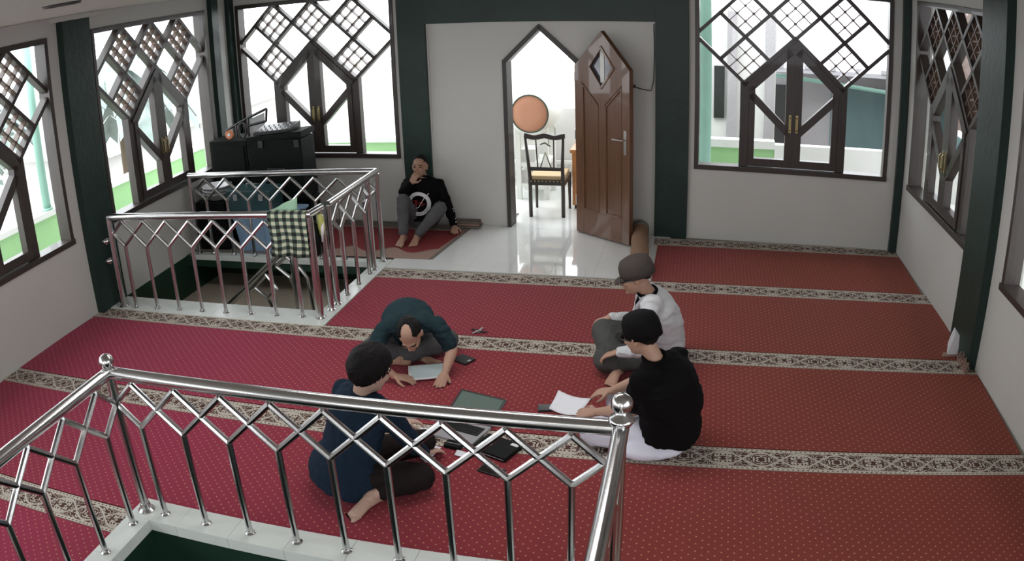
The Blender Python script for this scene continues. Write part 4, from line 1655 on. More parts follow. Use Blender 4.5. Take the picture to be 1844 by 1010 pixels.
m_ = MB()
drape(m_, -3.385, -3.035, .905, .555, .70, railY, .030, 2)
o_ = m_.build('cloth', 'plaid', ck, smooth=True)
md = o_.modifiers.new('thick', 'SOLIDIFY')
md.thickness = .003
mt = thing('mint_cloth', 'mint green cloth hanging over the far side of the far railing', 'cloth', (-3.25, 7.19, .9))
m_ = MB()
yb = lambda x: 7.14 + (x + 5.19) * .0137 + .0
m_ = MB()
n_ = 8
vs, fs = [], []
for i in range(n_ + 1):
    u = i / n_
    for j in range(5):
        v = j / 4
        x = -3.395 + .26 * u
        z = .925 + v * .115 * u + .004 * math.sin(u * 9 + v * 3)
        vs.append((x, railY(x) + .035 + .02 * math.sin(u * 6) + .02 * v, z))
for i in range(n_):
    for j in range(4):
        fs.append((i * 5 + j, (i + 1) * 5 + j, (i + 1) * 5 + j + 1, i * 5 + j + 1))
m_.add(vs, fs)
o_ = m_.build('cloth', 'mint', mt, smooth=True)
md = o_.modifiers.new('thick', 'SOLIDIFY')
md.thickness = .004
mt['label'] = 'mint green cloth corner standing up behind the checked cloth'
mt.name = 'mint_cloth'
bg_ = thing('hanging_bag', 'black bag hanging on the far railing beside the checked cloth', 'bag', (-3.08, 5.80, .7))
m_ = MB().loft([((-3.10, 5.88, .50), (.05, 0, 0), (0, .03, 0)), ((-3.10, 5.88, .53), (.085, 0, 0), (0, .05, 0)), ((-3.10, 5.88, .66), (.095, 0, 0), (0, .055, 0)), ((-3.10, 5.88, .78), (.08, 0, 0), (0, .05, 0)), ((-3.10, 5.88, .81), (.05, 0, 0), (0, .03, 0))], 16)
m_.build('bag_body', 'case_black', bg_, smooth=True)
m_ = MB().tube([(-3.15, 5.88, .80), (-3.12, 5.80, .93), (-3.06, 5.745, .945), (-3.05, 5.80, .93), (-3.06, 5.88, .80)], .007, 6)
m_.build('bag_strap', 'case_black', bg_, smooth=True)
for z in (.78, .66):
    m_ = MB().ellipsoid((-3.055, 5.825, z), (.022, 0, 0), (0, .008, 0), (0, 0, .03), 10, 6)
    m_.build('white_patch', 'whiteedge', bg_, smooth=True)
yc_ = thing('yellow_green_cloth', 'small yellow green and white cloth tied to the short far rail end', 'cloth', (-2.99, 5.88, .8))
m_ = MB().loft([((-2.985, 5.88, .70), (.02, 0, 0), (0, .03, 0)), ((-2.985, 5.885, .76), (.03, 0, 0), (0, .045, 0)), ((-2.99, 5.88, .84), (.028, 0, 0), (0, .035, 0)), ((-2.99, 5.88, .87), (.012, 0, 0), (0, .015, 0))], 12)
m_.build('cloth', 'yellow', yc_, smooth=True)
m_ = MB().tube([(-2.98, 5.90, .86), (-2.97, 5.86, .76), (-2.98, 5.86, .64)], [.012, .018, .008], 8)
m_.build('white_knot', 'whiteedge', yc_, smooth=True)

# laptop on the carpet
lp = thing('laptop', 'open laptop with dark rimmed screen and silver keyboard on the carpet', 'laptop', (-1.36, 4.30, .006))
LR = Matrix.Translation((-1.385, 4.22, .006)) @ Matrix.Rotation(math.radians(-16), 4, 'Z')
m_ = MB()
m_.box((0, 0, 0), (.34, .235, .018))
for i, v_ in enumerate(m_.v):
    m_.v[i] = tuple(LR @ (V(v_) + V((0, 0, .009))))
m_.build('laptop_base', 'silver', lp, bevel=.003)
m_ = MB().box((0, .03, .0185), (.30, .10, .0015))
m_.v = [tuple(LR @ V(p)) for p in m_.v]
kb = m_.build('keyboard', 'plastic_black', lp)
for r_ in range(4):
    for c_ in range(12):
        m_ = MB().box((-.137 + c_ * .025, .066 - r_ * .024, .0205), (.020, .019, .002))
        m_.v = [tuple(LR @ V(p)) for p in m_.v]
        m_.build('key', 'plastic_black', kb)
m_ = MB().box((0, -.07, .0185), (.10, .06, .001))
m_.v = [tuple(LR @ V(p)) for p in m_.v]
m_.build('touchpad', 'silver', lp)
LM_ = LR @ Matrix.Translation((0, .118, .018)) @ Matrix.Rotation(math.radians(-68), 4, 'X')
m_ = MB().box((0, 0, .113), (.34, .008, .226))
m_.v = [tuple(LM_ @ V(p)) for p in m_.v]
lid = m_.build('laptop_lid', 'plastic_black', lp, bevel=.003)
m_ = MB().box((0, -.0048, .116), (.305, .001, .19))
m_.v = [tuple(LM_ @ V(p)) for p in m_.v]
m_.build('screen', 'screen', lid)


def flat(name, label, cat, x, y, w_, h_, rot, mat, t=.008, z=.006, group=None, bev=.002, partname='case'):
    R_ = Matrix.Translation((x, y, z)) @ Matrix.Rotation(math.radians(rot), 4, 'Z')
    root = thing(name, label, cat, (x, y, z), group)
    m = MB().box((0, 0, t / 2), (w_, h_, t))
    m.v = [tuple(R_ @ V(p)) for p in m.v]
    m.build(partname, mat, root, bevel=bev)
    return root, R_


def pt(root, R_, name, c, s, mat, bev=0):
    m = MB().box(c, s)
    m.v = [tuple(R_ @ V(p)) for p in m.v]
    return m.build(name, mat, root, bevel=bev)


r_, R_ = flat('tablet', 'white framed tablet held flat on the carpet by the bent man', 'tablet', -1.815, 4.945, .27, .22, 21, 'whiteedge', .009, .018, partname='tablet_body', bev=.003)
pt(r_, R_, 'screen', (.0, 0, .0095), (.235, .19, .001), 'tabscreen')
pt(r_, R_, 'home_button', (.126, 0, .0095), (.008, .010, .001), 'silver')
r_, R_ = flat('wallet', 'closed black wallet or phone case on the carpet right of the bent man', 'wallet', -1.62, 5.19, .135, .11, -28, 'plastic_black', .016, partname='cover')
pt(r_, R_, 'clasp', (.055, 0, .017), (.02, .03, .002), 'silver')
r_, R_ = flat('mobile_phone', 'black phone lying on the carpet beside the white sheet', 'phone', -.875, 4.60, .165, .085, 12, 'plastic_black', .011, partname='phone_body', bev=.004)
pt(r_, R_, 'screen', (0, 0, .0115), (.145, .072, .001), 'eye')
pt(r_, R_, 'speaker_slot', (.076, 0, .0115), (.003, .016, .001), 'silver')
r_, R_ = flat('mobile_phone', 'small black phone on the dotted red carpet, nearest the railing', 'phone', -1.075, 3.83, .15, .08, -18, 'plastic_black', .010, partname='phone_body', bev=.004)
pt(r_, R_, 'screen', (0, 0, .0105), (.13, .066, .001), 'eye')
r_, R_ = flat('black_folder', 'black zip folder with white straps between laptop and railing', 'folder', -1.10, 4.06, .25, .19, -22, 'case_black', .03, partname='cover', bev=.008)
pt(r_, R_, 'white_strap', (-.06, -.01, .0305), (.06, .02, .002), 'whiteedge')
pt(r_, R_, 'white_strap', (.09, .06, .0305), (.05, .025, .002), 'whiteedge')
pt(r_, R_, 'zip', (0, -.0955, .016), (.23, .003, .004), 'silver')
r_, R_ = flat('black_pouch', 'small black pouch beside the sheets near the laptop', 'pouch', -1.36, 4.05, .11, .07, -10, 'case_black', .022, partname='pouch_body', bev=.007)
pt(r_, R_, 'zip', (0, 0, .0225), (.09, .004, .002), 'silver')


def sheet(name, label, cat, corners, group=None, curl=0., mat='paper'):
    root = thing(name, label, cat, tuple(corners[0]), group)
    n = 8
    vs, fs = [], []
    A, B, C, D = [V(c) for c in corners]
    for i in range(n + 1):
        for j in range(n + 1):
            u, v = i / n, j / n
            p = A.lerp(B, u).lerp(D.lerp(C, u), v)
            vs.append(p + V((0, 0, curl * math.sin(PI * u) + curl * .3 * math.sin(v * 5))))
    for i in range(n):
        for j in range(n):
            a = i * (n + 1) + j
            fs.append((a, a + n + 1, a + n + 2, a + 1))
    m = MB().add(vs, fs)
    o = m.build('sheet', mat, root, smooth=True)
    md = o.modifiers.new('thick', 'SOLIDIFY')
    md.thickness = .0012
    return root


sheet('paper_sheet', 'white sheet lying flat left of the laptop, under the seated person\'s hand', 'paper', [(-1.60, 4.05, .010), (-1.43, 4.02, .010), (-1.46, 3.88, .010), (-1.62, 3.90, .010)], 'loose white sheets on the carpet', .004)
sheet('paper_sheet', 'second white sheet touching the left edge of the laptop', 'paper', [(-1.62, 4.22, .010), (-1.50, 4.22, .010), (-1.53, 4.08, .010), (-1.64, 4.10, .010)], 'loose white sheets on the carpet', .003)
sheet('paper_scrap', 'small white paper scrap by the dark knee of the seated person', 'paper', [(-1.50, 3.93, .010), (-1.43, 3.90, .010), (-1.47, 3.84, .010), (-1.52, 3.88, .010)], 'loose white sheets on the carpet', .002)
sheet('paper_scrap', 'little white paper corner between the black pouch and the folder', 'paper', [(-1.33, 4.01, .012), (-1.25, 3.985, .012), (-1.26, 3.93, .012), (-1.33, 3.95, .012)], 'loose white sheets on the carpet', .002)
sheet('paper_sheet', 'white sheet held up by the man in the black cap', 'paper', [(-.83, 4.63, .13), (-.60, 4.48, .17), (-.66, 4.34, .12), (-.865, 4.49, .065)], None, -.018)
# small item on the border behind the bent man
kc = thing('key_bunch', 'small bunch of keys on the carpet border behind the tablet', 'keys', (-1.64, 5.70, .006))
m_ = MB().tube([(-1.64 + .018 * math.cos(2 * PI * k / 12), 5.69 + .018 * math.sin(2 * PI * k / 12), .012) for k in range(13)], .002, 5, cap=False)
m_.build('key_ring', 'silver', kc)
for k in range(4):
    a = k * 1.4
    R_ = Matrix.Translation((-1.64 + .03 * math.cos(a), 5.69 + .03 * math.sin(a), .014 + .003 * k)) @ Matrix.Rotation(a, 4, 'Z')
    m_ = MB().box((.012, 0, 0), (.055, .016, .003))
    m_.box((-.015, 0, 0), (.022, .026, .004))
    m_.v = [tuple(R_ @ V(p)) for p in m_.v]
    m_.build('key', 'silver' if k % 2 else 'eye', kc)
# dustpan like white flap by the right hand column
dp = thing('folded_carton', 'small bent white carton flap leaning on the right hand column', 'carton', (2.03, 5.85, 0))
m_ = MB()
m_.hexa([(2.02, 5.70, .006), (2.12, 5.70, .006), (2.135, 5.95, .006), (2.10, 5.95, .006), (2.075, 5.74, .16), (2.12, 5.74, .16), (2.135, 5.93, .17), (2.125, 5.93, .17)])
m_.build('flap', 'whiteprint', dp, bevel=.002)
m_ = MB()
m_.hexa([(1.98, 5.68, .006), (2.11, 5.69, .006), (2.11, 5.76, .006), (2.00, 5.75, .006), (1.985, 5.685, .014), (2.11, 5.69, .02), (2.11, 5.755, .02), (2.005, 5.745, .014)])
m_.build('base_flap', 'rugtan', dp)
# frayed raised carpet end by the same column
fe = thing('carpet_fringe', 'frayed carpet border end turned up against the right hand column', 'fringe', (2.16, 5.52, 0))
random.seed(4)
m_ = MB()
for k in range(60):
    y = 5.40 + .22 * k / 60
    x = 2.10 + random.uniform(-.01, .015)
    m_.tube([(x, y, .006), (x + random.uniform(-.01, .02), y + random.uniform(-.01, .01), .05), (x + random.uniform(-.02, .02), y + random.uniform(-.01, .01), random.uniform(.06, .10))], [.005, .004, .003], 4)
m_.build('threads', 'rugtan', fe)
fe.children[0]['kind'] = 'stuff'
# cable on the door bay
cw = thing('wall_cable', 'thin dark cable along the wall edge right of the open door', 'cable', back_wall(-.47, 1.5, .02))
m_ = MB().tube([back_wall(-.47, 2.20, .02), back_wall(-.465, 1.9, .02), back_wall(-.475, 1.62, .02), back_wall(-.50, 1.52, .03), back_wall(-.60, 1.535, .03), back_wall(-.68, 1.56, .02)], .005, 6)
m_.build('cable', 'cord', cw, smooth=True)
m_ = MB()
wbox(m_, back_wall, -.70, -.66, 1.545, 1.575, .0, .02)
m_.build('cable_clip', 'cord', cw)

# ================================================================== PEOPLE
ZMIN = .0075


def remesh_build(mb, name, mat, parent, voxel, smooth=2, wr=0., wsc=6., wdir=1.):
    me = mb.mesh(name)
    bm = bmesh.new()
    bm.from_mesh(me)
    bmesh.ops.recalc_face_normals(bm, faces=bm.faces)
    bm.to_mesh(me)
    bm.free()
    tmp = bpy.data.objects.new('tmp_shape', me)
    COL.objects.link(tmp)
    md = tmp.modifiers.new('r', 'REMESH')
    md.mode = 'VOXEL'
    md.voxel_size = voxel
    if smooth:
        s2 = tmp.modifiers.new('s', 'SMOOTH')
        s2.factor = .5
        s2.iterations = smooth
    dg = bpy.context.evaluated_depsgraph_get()
    new = bpy.data.meshes.new_from_object(tmp.evaluated_get(dg))
    new.name = name
    bpy.data.objects.remove(tmp)
    bpy.data.meshes.remove(me)
    if wr:
        for v in new.vertices:
            p = v.co
            n1 = noise.noise(p * wsc + V((3, 1, 7)))
            n2 = noise.noise(V((p.x * wsc * 1.2, p.y * wsc * 1.2, p.z * wsc * 3.2)) + V((n1 * 2, 0, 0)))
            v.co = p + v.normal * wr * (.4 * n1 + .9 * (abs(n2) * 2 - .5))
    for v in new.vertices:
        if v.co.z < ZMIN:
            v.co.z = ZMIN
    new.materials.clear()
    new.materials.append(M[mat] if isinstance(mat, str) else mat)
    for p in new.polygons:
        p.use_smooth = True
    o = bpy.data.objects.new(name, new)
    COL.objects.link(o)
    if parent is not None:
        o.parent = parent
        o.matrix_parent_inverse = parent.matrix_world.inverted()
    return o


def limb(mb, pts, rs, n=14):
    """tapered limb with spheres at its joints"""
    pts = [V(p) for p in pts]
    for i in range(len(pts) - 1):
        a, b = pts[i], pts[i + 1]
        d = (b - a)
        if d.length < 1e-5:
            continue
        d.normalize()
        u = d.orthogonal().normalized()
        w_ = d.cross(u)
        mb.loft([(a, u * rs[i], w_ * rs[i]), (a.lerp(b, .33), u * (rs[i] * .70 + rs[i + 1] * .33), w_ * (rs[i] * .70 + rs[i + 1] * .33)), (b, u * rs[i + 1], w_ * rs[i + 1])], n)
    for p, r in zip(pts, rs):
        mb.sphere(p, r, 14, 10)


def frame(fwd, up):
    f = V(fwd).normalized()
    u = V(up)
    u = (u - f * u.dot(f)).normalized()
    l = u.cross(f).normalized()      # the person's left
    return f, u, l


def head_parts(mb, c, f, u, l, s=1.):
    c = V(c)

    def P(x, y, z):      # x left, y forward, z up
        return c + (l * x + f * y + u * z) * s

    def E(x, y, z, a, b, e, nu=18, nv=12):
        mb.ellipsoid(P(x, y, z), l * a * s, f * b * s, u * e * s, nu, nv)
    E(0, -.012, .030, .076, .096, .090)
    E(0, .020, -.030, .064, .074, .078)
    E(0, .040, -.078, .040, .042, .032)
    E(0, .080, .018, .050, .018, .016)          # brow
    for sg in (-1, 1):
        E(.033 * sg, .070, -.022, .024, .022, .020, 10, 8)    # cheek
        E(.078 * sg, -.004, -.008, .010, .019, .032, 10, 8)   # ear
        E(.080 * sg, -.008, .008, .012, .016, .018, 10, 8)
        E(.012 * sg, .100, -.030, .008, .010, .007, 8, 6)     # nostril
    mb.tube([P(0, .088, .018), P(0, .106, -.020), P(0, .096, -.034)], [.008 * s, .013 * s, .010 * s], 8)
    E(0, .092, -.056, .022, .010, .007, 10, 6)
    E(0, .088, -.066, .018, .010, .007, 10, 6)
    E(0, .078, -.092, .020, .016, .014, 10, 6)
    return P


def face_parts(root, P, l, f, u, s=1., specs=False):
    for sg in (-1, 1):
        m = MB().ellipsoid(P(.031 * sg, .0835, .000), l * .012 * s, f * .006 * s, u * .0055 * s, 10, 6)
        m.build('eye', 'eye', root, smooth=True)
        m = MB().tube([P(.050 * sg, .078, .020), P(.032 * sg, .0935, .026), P(.014 * sg, .0955, .021)], .0038 * s, 6)
        m.build('eyebrow', 'hair', root, smooth=True)
    m = MB().tube([P(-.020, .090, -.061), P(0, .1000, -.060), P(.020, .090, -.061)], .0026 * s, 6)
    m.build('mouth', 'mouth', root, smooth=True)
    if specs:
        for sg in (-1, 1):
            m = MB().ellipsoid(P(.033 * sg, .104, .0), l * .026 * s, f * .004 * s, u * .018 * s, 16, 8)
            m.build('spectacle_lens', 'plastic_black', root, smooth=True)
            m = MB().tube([P(.058 * sg, .102, .006), P(.080 * sg, .06, .006), P(.086 * sg, -.01, .004)], .0028 * s, 6)
            m.build('spectacle_arm', 'plastic_black', root, smooth=True)
        m = MB().tube([P(-.008, .107, .004), P(.008, .107, .004)], .003 * s, 6)
        m.build('spectacle_bridge', 'plastic_black', root, smooth=True)


M['mouth'] = mk('lip_line', (.14, .05, .045), .6)


def hair_cap(root, P, l, f, u, s=1., bald=False, thick=1.0, long=0., name='hair', mat='hair', seed=1, front=0.):
    nu, nv = 40, 26
    mb = MB()
    c = P(0, -.012, .030)
    vs = [None] * ((nv + 1) * nu)
    for i in range(nv + 1):
        t = PI * i / nv
        for j in range(nu):
            p = 2 * PI * j / nu
            x = math.cos(p) * math.sin(t)
            y = math.sin(p) * math.sin(t)
            z = -math.cos(t)
            X, Y, Z = x * .084 * thick, y * .105 * thick, z * .100 * thick
            # hairline height for this bearing
            q = (Y + .10) / .19
            hl = -.085 - long + (.145 + long + front) * max(0, min(1, q)) ** 1.15
            if abs(X) > .06 and Y > 0:
                hl = min(hl, .02)
            k = (Z - hl) / .016
            k = max(0., min(1., k))
            if bald:
                dd = math.hypot(X / .042, (Y - .060) / .078)
                if Z > 0:
                    k *= max(0., min(1., (dd - .95) / .12))
            jit = 1 + .018 * math.sin(p * 9 + t * 7 + seed) * k
            r_ = (.80 + .20 * k) * jit
            vs[i * nu + j] = c + (l * X + f * Y + u * Z) * s * r_
    fs = []
    for i in range(nv):
        for j in range(nu):
            k2 = (j + 1) % nu
            fs.append((i * nu + j, i * nu + k2, (i + 1) * nu + k2, (i + 1) * nu + j))
    mb.add(vs, fs)
    return mb.build(name, mat, root, smooth=True)


def hand(mb, w_, d, n, thumb, curl=.35, s=1., spread=.06, pose=None):
    """wrist w_, hand direction d, palm normal n (the way the palm looks), thumb: unit side sign along d x n"""
    w_, d, n = V(w_), V(d).normalized(), V(n)
    n = (n - d * n.dot(d)).normalized()
    t = d.cross(n).normalized() * thumb       # towards the thumb side
    L = .088 * s
    mb.loft([(w_ - d * .012 * s, t * .026 * s, n * .018 * s), (w_ + d * .02 * s, t * .032 * s, n * .016 * s), (w_ + d * .06 * s, t * .040 * s, n * .014 * s), (w_ + d * L, t * .038 * s, n * .011 * s)], 16)
    lens = [.070, .078, .073, .057]
    for k in range(4):
        off = (1.5 - k) * .0195 * s
        base = w_ + d * (L - .010 * s - abs(1.2 - k) * .004 * s) + t * off
        dirk = (d + t * spread * (1.5 - k)).normalized()
        seg = lens[k] * s
        pts = [base, base + dirk * .012 * s]
        cu = curl if pose is None else pose[k]
        a = 0
        p = pts[-1]
        for j, fr_ in enumerate((.45, .32, .23)):
            a += cu * (1.0 if j else .8)
            dj = dirk * math.cos(a) + n * math.sin(a)
            p = p + dj * seg * fr_
            pts.append(p)
        limb(mb, pts, [.0095 * s, .0095 * s, .0088 * s, .0080 * s, .0070 * s], 8)
    b = w_ + d * .022 * s + t * .024 * s
    p1 = b + (d * .55 + t * .75 + n * .25).normalized() * .040 * s
    p2 = p1 + (d * .85 + t * .35 + n * .35).normalized() * .028 * s
    p3 = p2 + (d * .9 + t * .05 + n * .45).normalized() * .022 * s
    limb(mb, [b, p1, p2, p3], [.014 * s, .0115 * s, .0098 * s, .0080 * s], 8)


def foot(mb, ank, toe, up, s=1., side=1):
    ank, d, u = V(ank), V(toe).normalized(), V(up)
    u = (u - d * u.dot(d)).normalized()
    t = d.cross(u).normalized()
    h = ank - d * .045 * s - u * .030 * s
    mb.ellipsoid(h + d * .005, d * .036 * s, t * .030 * s, u * .030 * s)
    mb.loft([(ank + u * .015 * s, d * .036 * s, t * .030 * s), (ank - u * .015 * s + d * .01 * s, d * .045 * s, t * .032 * s), (ank - u * .035 * s + d * .02 * s, d * .06 * s, t * .033 * s)], 14)
    mb.loft([(ank - d * .03 * s - u * .03 * s, t * .028 * s, u * .028 * s), (ank + d * .04 * s - u * .022 * s, t * .034 * s, u * .032 * s), (ank + d * .095 * s - u * .036 * s, t * .042 * s, u * .022 * s), (ank + d * .130 * s - u * .044 * s, t * .044 * s, u * .014 * s)], 16)
    for k in range(5):
        off = (k - 2) * .0175 * s * side
        ln = (.050, .042, .038, .033, .028)[k] * s
        r_ = (.0125, .0085, .008, .0078, .0075)[k] * s
        b = ank + d * .122 * s - u * .046 * s - t * off
        limb(mb, [b, b + d * ln * .6 + u * .002, b + d * ln - u * .003], [r_, r_, r_ * .85], 8)


def make_person(label, S_, group=None):
    root = thing('person', label, 'person', (S_['pel'][0], S_['pel'][1], 0.006), group)
    pel, neck = V(S_['pel']), V(S_['neck'])
    f, u, l = frame(S_['hf'], S_['hu'])
    hc = V(S_['head'])
    s = S_.get('s', 1.)
    skin = S_.get('skin', 'skin')
    # torso frame
    tu = (neck - pel).normalized()
    tf, _, _ = frame(S_['tf'], (0, 0, 1))
    tf = (tf - tu * tf.dot(tu)).normalized()
    tl = tu.cross(tf).normalized()
    # ---- body
    b = MB()
    P = head_parts(b, hc, f, u, l, s)
    limb(b, [neck - tu * .03, P(0, -.025, -.055)], [.052, .050])
    if 'bodytorso' not in S_:
        b.loft([(pel, tl * .10, tf * .07), (pel.lerp(neck, .5), tl * .09, tf * .06), (pel.lerp(neck, .85), tl * .11, tf * .055), (neck, tl * .05, tf * .045)], 14)
    for sd_ in ('L', 'R'):
        sg = 1 if sd_ == 'L' else -1
        sh, el, wr = V(S_['sh' + sd_]), V(S_['el' + sd_]), V(S_['wr' + sd_])
        limb(b, [neck - tu * .06, sh, el, wr], [.04, .040, .036, .024])
        limb(b, [el.lerp(wr, .02), el.lerp(wr, .3), wr], [.038, .040, .025])
        hd = S_['hand' + sd_]
        hand(b, wr, hd[0], hd[1], hd[2], hd[3], .98 * s)
        kn, an = V(S_['kn' + sd_]), V(S_['an' + sd_])
        hip = pel + tl * .085 * sg - tu * .02
        limb(b, [hip, kn, an], [.055, .042, .030])
        ft = S_['foot' + sd_]
        foot(b, an, ft[0], ft[1], S_.get('foots', 1.), sg if len(ft) < 3 else ft[2])
    remesh_build(b, 'body', skin, root, .0063, 1)
    face_parts(root, P, l, f, u, s, S_.get('specs', False))
    # ---- trousers
    t = MB()
    hw = S_.get('hipw', 1.)
    t.ellipsoid(pel + tu * .0, tl * .155 * hw, tf * .125 * hw, V((0, 0, 1)) * .105)
    for sd_ in ('L', 'R'):
        sg = 1 if sd_ == 'L' else -1
        kn, an = V(S_['kn' + sd_]), V(S_['an' + sd_])
        hip = pel + tl * .085 * sg
        q = S_.get('legr', (.092, .066, .047))
        e = an.lerp(kn, S_.get('cuff', .12))
        limb(t, [hip, kn, e], list(q))
        mid = kn.lerp(e, .35)
        t.sphere(mid, q[1] * .98)
    if 'drape' in S_:
        for c_, a_, b_, e_ in S_['drape']:
            t.ellipsoid(c_, a_, b_, e_)
    remesh_build(t, 'trousers', S_['trouser'], root, .0125, 2, .007, 7.)
    # ---- shirt
    h = MB()
    k = S_.get('girth', 1.)
    bend = V(S_.get('bend', (0, 0, 0)))
    C = lambda q: pel.lerp(neck, q) + bend * math.sin(PI * q)
    W0 = S_.get('hem', (.175, .14))
    rings = [(C(-.02), tl * W0[0] * k, tf * W0[1] * k), (C(.25), tl * .162 * k, tf * .132 * k), (C(.5), tl * .165 * k, tf * .128 * k), (C(.75), tl * .175 * k, tf * .118 * k), (C(.90), tl * .150, tf * .090), (C(1.0), tl * .072, tf * .066)]
    if 'hemlow' in S_:
        c_, a_, e_ = S_['hemlow']
        rings.insert(0, (V(c_), tl * a_, tf * e_))
    h.loft(rings, 24)
    for sd_ in ('L', 'R'):
        sh, el, wr = V(S_['sh' + sd_]), V(S_['el' + sd_]), V(S_['wr' + sd_])
        h.sphere(C(.84) * .45 + sh * .55, .082)
        h.sphere(sh, .064)
        if S_['sleeve'] == 'short':
            limb(h, [sh, sh.lerp(el, .80)], [.062, .060])
        else:
            limb(h, [sh, el, el.lerp(wr, .88)], [.064, .054, .038])
    if 'extra_shirt' in S_:
        for c_, r_ in S_['extra_shirt']:
            h.sphere(c_, r_)
    so = remesh_build(h, S_.get('shirtname', 'shirt'), S_['shirt'], root, .0120, 2, .010, 6.)
    # collar
    m = MB()
    ring = []
    for i in range(21):
        a = 2 * PI * i / 20
        ring.append(neck + tu * (.004 + .012 * math.cos(a)) * 1.0 + (tl * math.cos(a + PI / 2) * .066 + tf * math.sin(a + PI / 2) * .062))
    m.tube(ring, .013, 8, cap=False)
    m.build('collar', S_.get('collar', S_['shirt']), so, smooth=True)
    return root, P, (f, u, l), (tf, tu, tl), so


def peci(root, P, l, f, u, mat='blackcap', s=1., name='cap', tilt=0.):
    """rounded soft cap sitting low on the head"""
    R_ = []
    for z, a, b, y in ((-.012, .086, .108, -.020), (.030, .089, .111, -.018), (.075, .085, .106, -.018), (.108, .072, .090, -.020), (.124, .045, .058, -.022), (.128, .012, .016, -.022)):
        R_.append((P(0, y - tilt * (z - .05), z + .012), l * a * s, f * b * s))
    m = MB().loft(R_, 28)
    return m.build(name, mat, root, smooth=True)


# -- man in black T-shirt and black cap, right foreground
S1 = dict(pel=(-.115, 4.27, .12), neck=(-.205, 4.215, .605), head=(-.290, 4.25, .720), hf=(-.84, .48, -.25), hu=(-.2, 0, 1), tf=(-.86, .5, 0), s=1.04,
          shL=(-.275, 4.065, .535), elL=(-.305, 4.20, .27), wrL=(-.545, 4.325, .165), handL=((-.95, .18, -.25), (.1, .35, -.9), -1, .35),
          shR=(-.075, 4.365, .545), elR=(-.27, 4.53, .31), wrR=(-.47, 4.50, .225), handR=((-.9, .2, -.3), (.1, .1, -1), 1, .3),
          knL=(-.545, 4.20, .105), anL=(-.30, 4.44, .06), footL=((-.5, .8, 0), (0, .2, 1)),
          knR=(-.43, 4.56, .12), anR=(-.42, 4.28, .06), footR=((.3, -.6, 0), (0, .2, 1)),
          trouser='white_cloth', shirt='black', sleeve='short', girth=1.28, skin='skin', legr=(.11, .085, .06), hem=(.165, .15), bend=(.05, -.03, .0),
          drape=[((-.22, 4.13, .055), (.22, .03, 0), (-.02, .10, 0), (0, 0, .055))], specs=True,
          extra_shirt=[((-.075, 4.23, .17), .17), ((-.085, 4.25, .32), .18), ((-.12, 4.27, .45), .16)])
r1, P1, (f, u, l), T1, so = make_person('person in black T-shirt, black cap and white trousers sitting with a sheet of paper', S1)
peci(r1, P1, l, f, u, 'blackcap', 1.08)
hair_cap(r1, P1, l, f, u, 1.04, thick=1.0, long=.03)

# -- man in the grey cap and pale jacket behind him
S2 = dict(pel=(-.19, 5.42, .115), neck=(-.325, 5.29, .575), head=(-.405, 5.25, .695), hf=(-.92, -.12, -.28), hu=(-.2, 0, 1), tf=(-.99, -.1, 0), s=1.03,
          shL=(-.29, 5.115, .51), elL=(-.31, 5.03, .26), wrL=(-.50, 5.06, .215), handL=((-.9, .1, -.35), (0, 0, -1), -1, .5),
          shR=(-.33, 5.465, .51), elR=(-.40, 5.50, .28), wrR=(-.60, 5.42, .31), handR=((-.8, -.2, -.3), (0, 0, -1), 1, .5),
          knR=(-.63, 5.36, .23), anR=(-.50, 5.10, .07), footR=((-.2, -.8, 0), (0, 0, 1)),
          knL=(-.59, 5.14, .115), anL=(-.35, 5.36, .06), footL=((.1, .9, 0), (0, 0, 1)),
          trouser='grey_trouser', shirt='white_jacket', sleeve='long', girth=1.08, skin='skin', legr=(.11, .092, .074), specs=True, collar='black', bend=(.04, 0, 0))
r2, P2, (f, u, l), T2, so = make_person('person in pale jacket, grey-brown cap and dark glasses sitting cross-legged', S2)
peci(r2, P2, l, f, u, 'greycap', 1.10, 'cap')
m = MB().loft([(P2(0, .075, .012), l * .07, u * .006), (P2(0, .115, .006), l * .062, u * .005), (P2(0, .145, -.004), l * .040, u * .004)], 18)
m.build('cap_brim', 'greycap', r2, smooth=True)
hair_cap(r2, P2, l, f, u, 1.03, thick=.985, long=.01)
tf, tu, tl = T2
nk = V(S2['neck'])
m = MB()
m.loft([(nk + tf * .050 - tu * .005, tl * .040, tu * .008), (nk + tf * .088 - tu * .07, tl * .034, tf * .02), (nk + tf * .122 - tu * .17, tl * .028, tf * .02), (nk + tf * .13 - tu * .28, tl * .024, tf * .02)], 12)
m.build('inner_shirt', 'black', r2, smooth=True)
for sg in (-1, 1):
    m = MB().tube([nk + tl * .07 * sg + tf * .02 + tu * .01, nk + tl * .055 * sg + tf * .085 - tu * .06, nk + tl * .035 * sg + tf * .13 - tu * .17], [.014, .018, .008], 8)
    m.build('lapel', 'white_jacket', so, smooth=True)
sheet('paper_sheet', 'folded white sheet on the lap of the man in the grey cap', 'paper', [(-.50, 5.00, .245), (-.40, 4.98, .235), (-.38, 5.09, .175), (-.47, 5.10, .19)], None, .006)

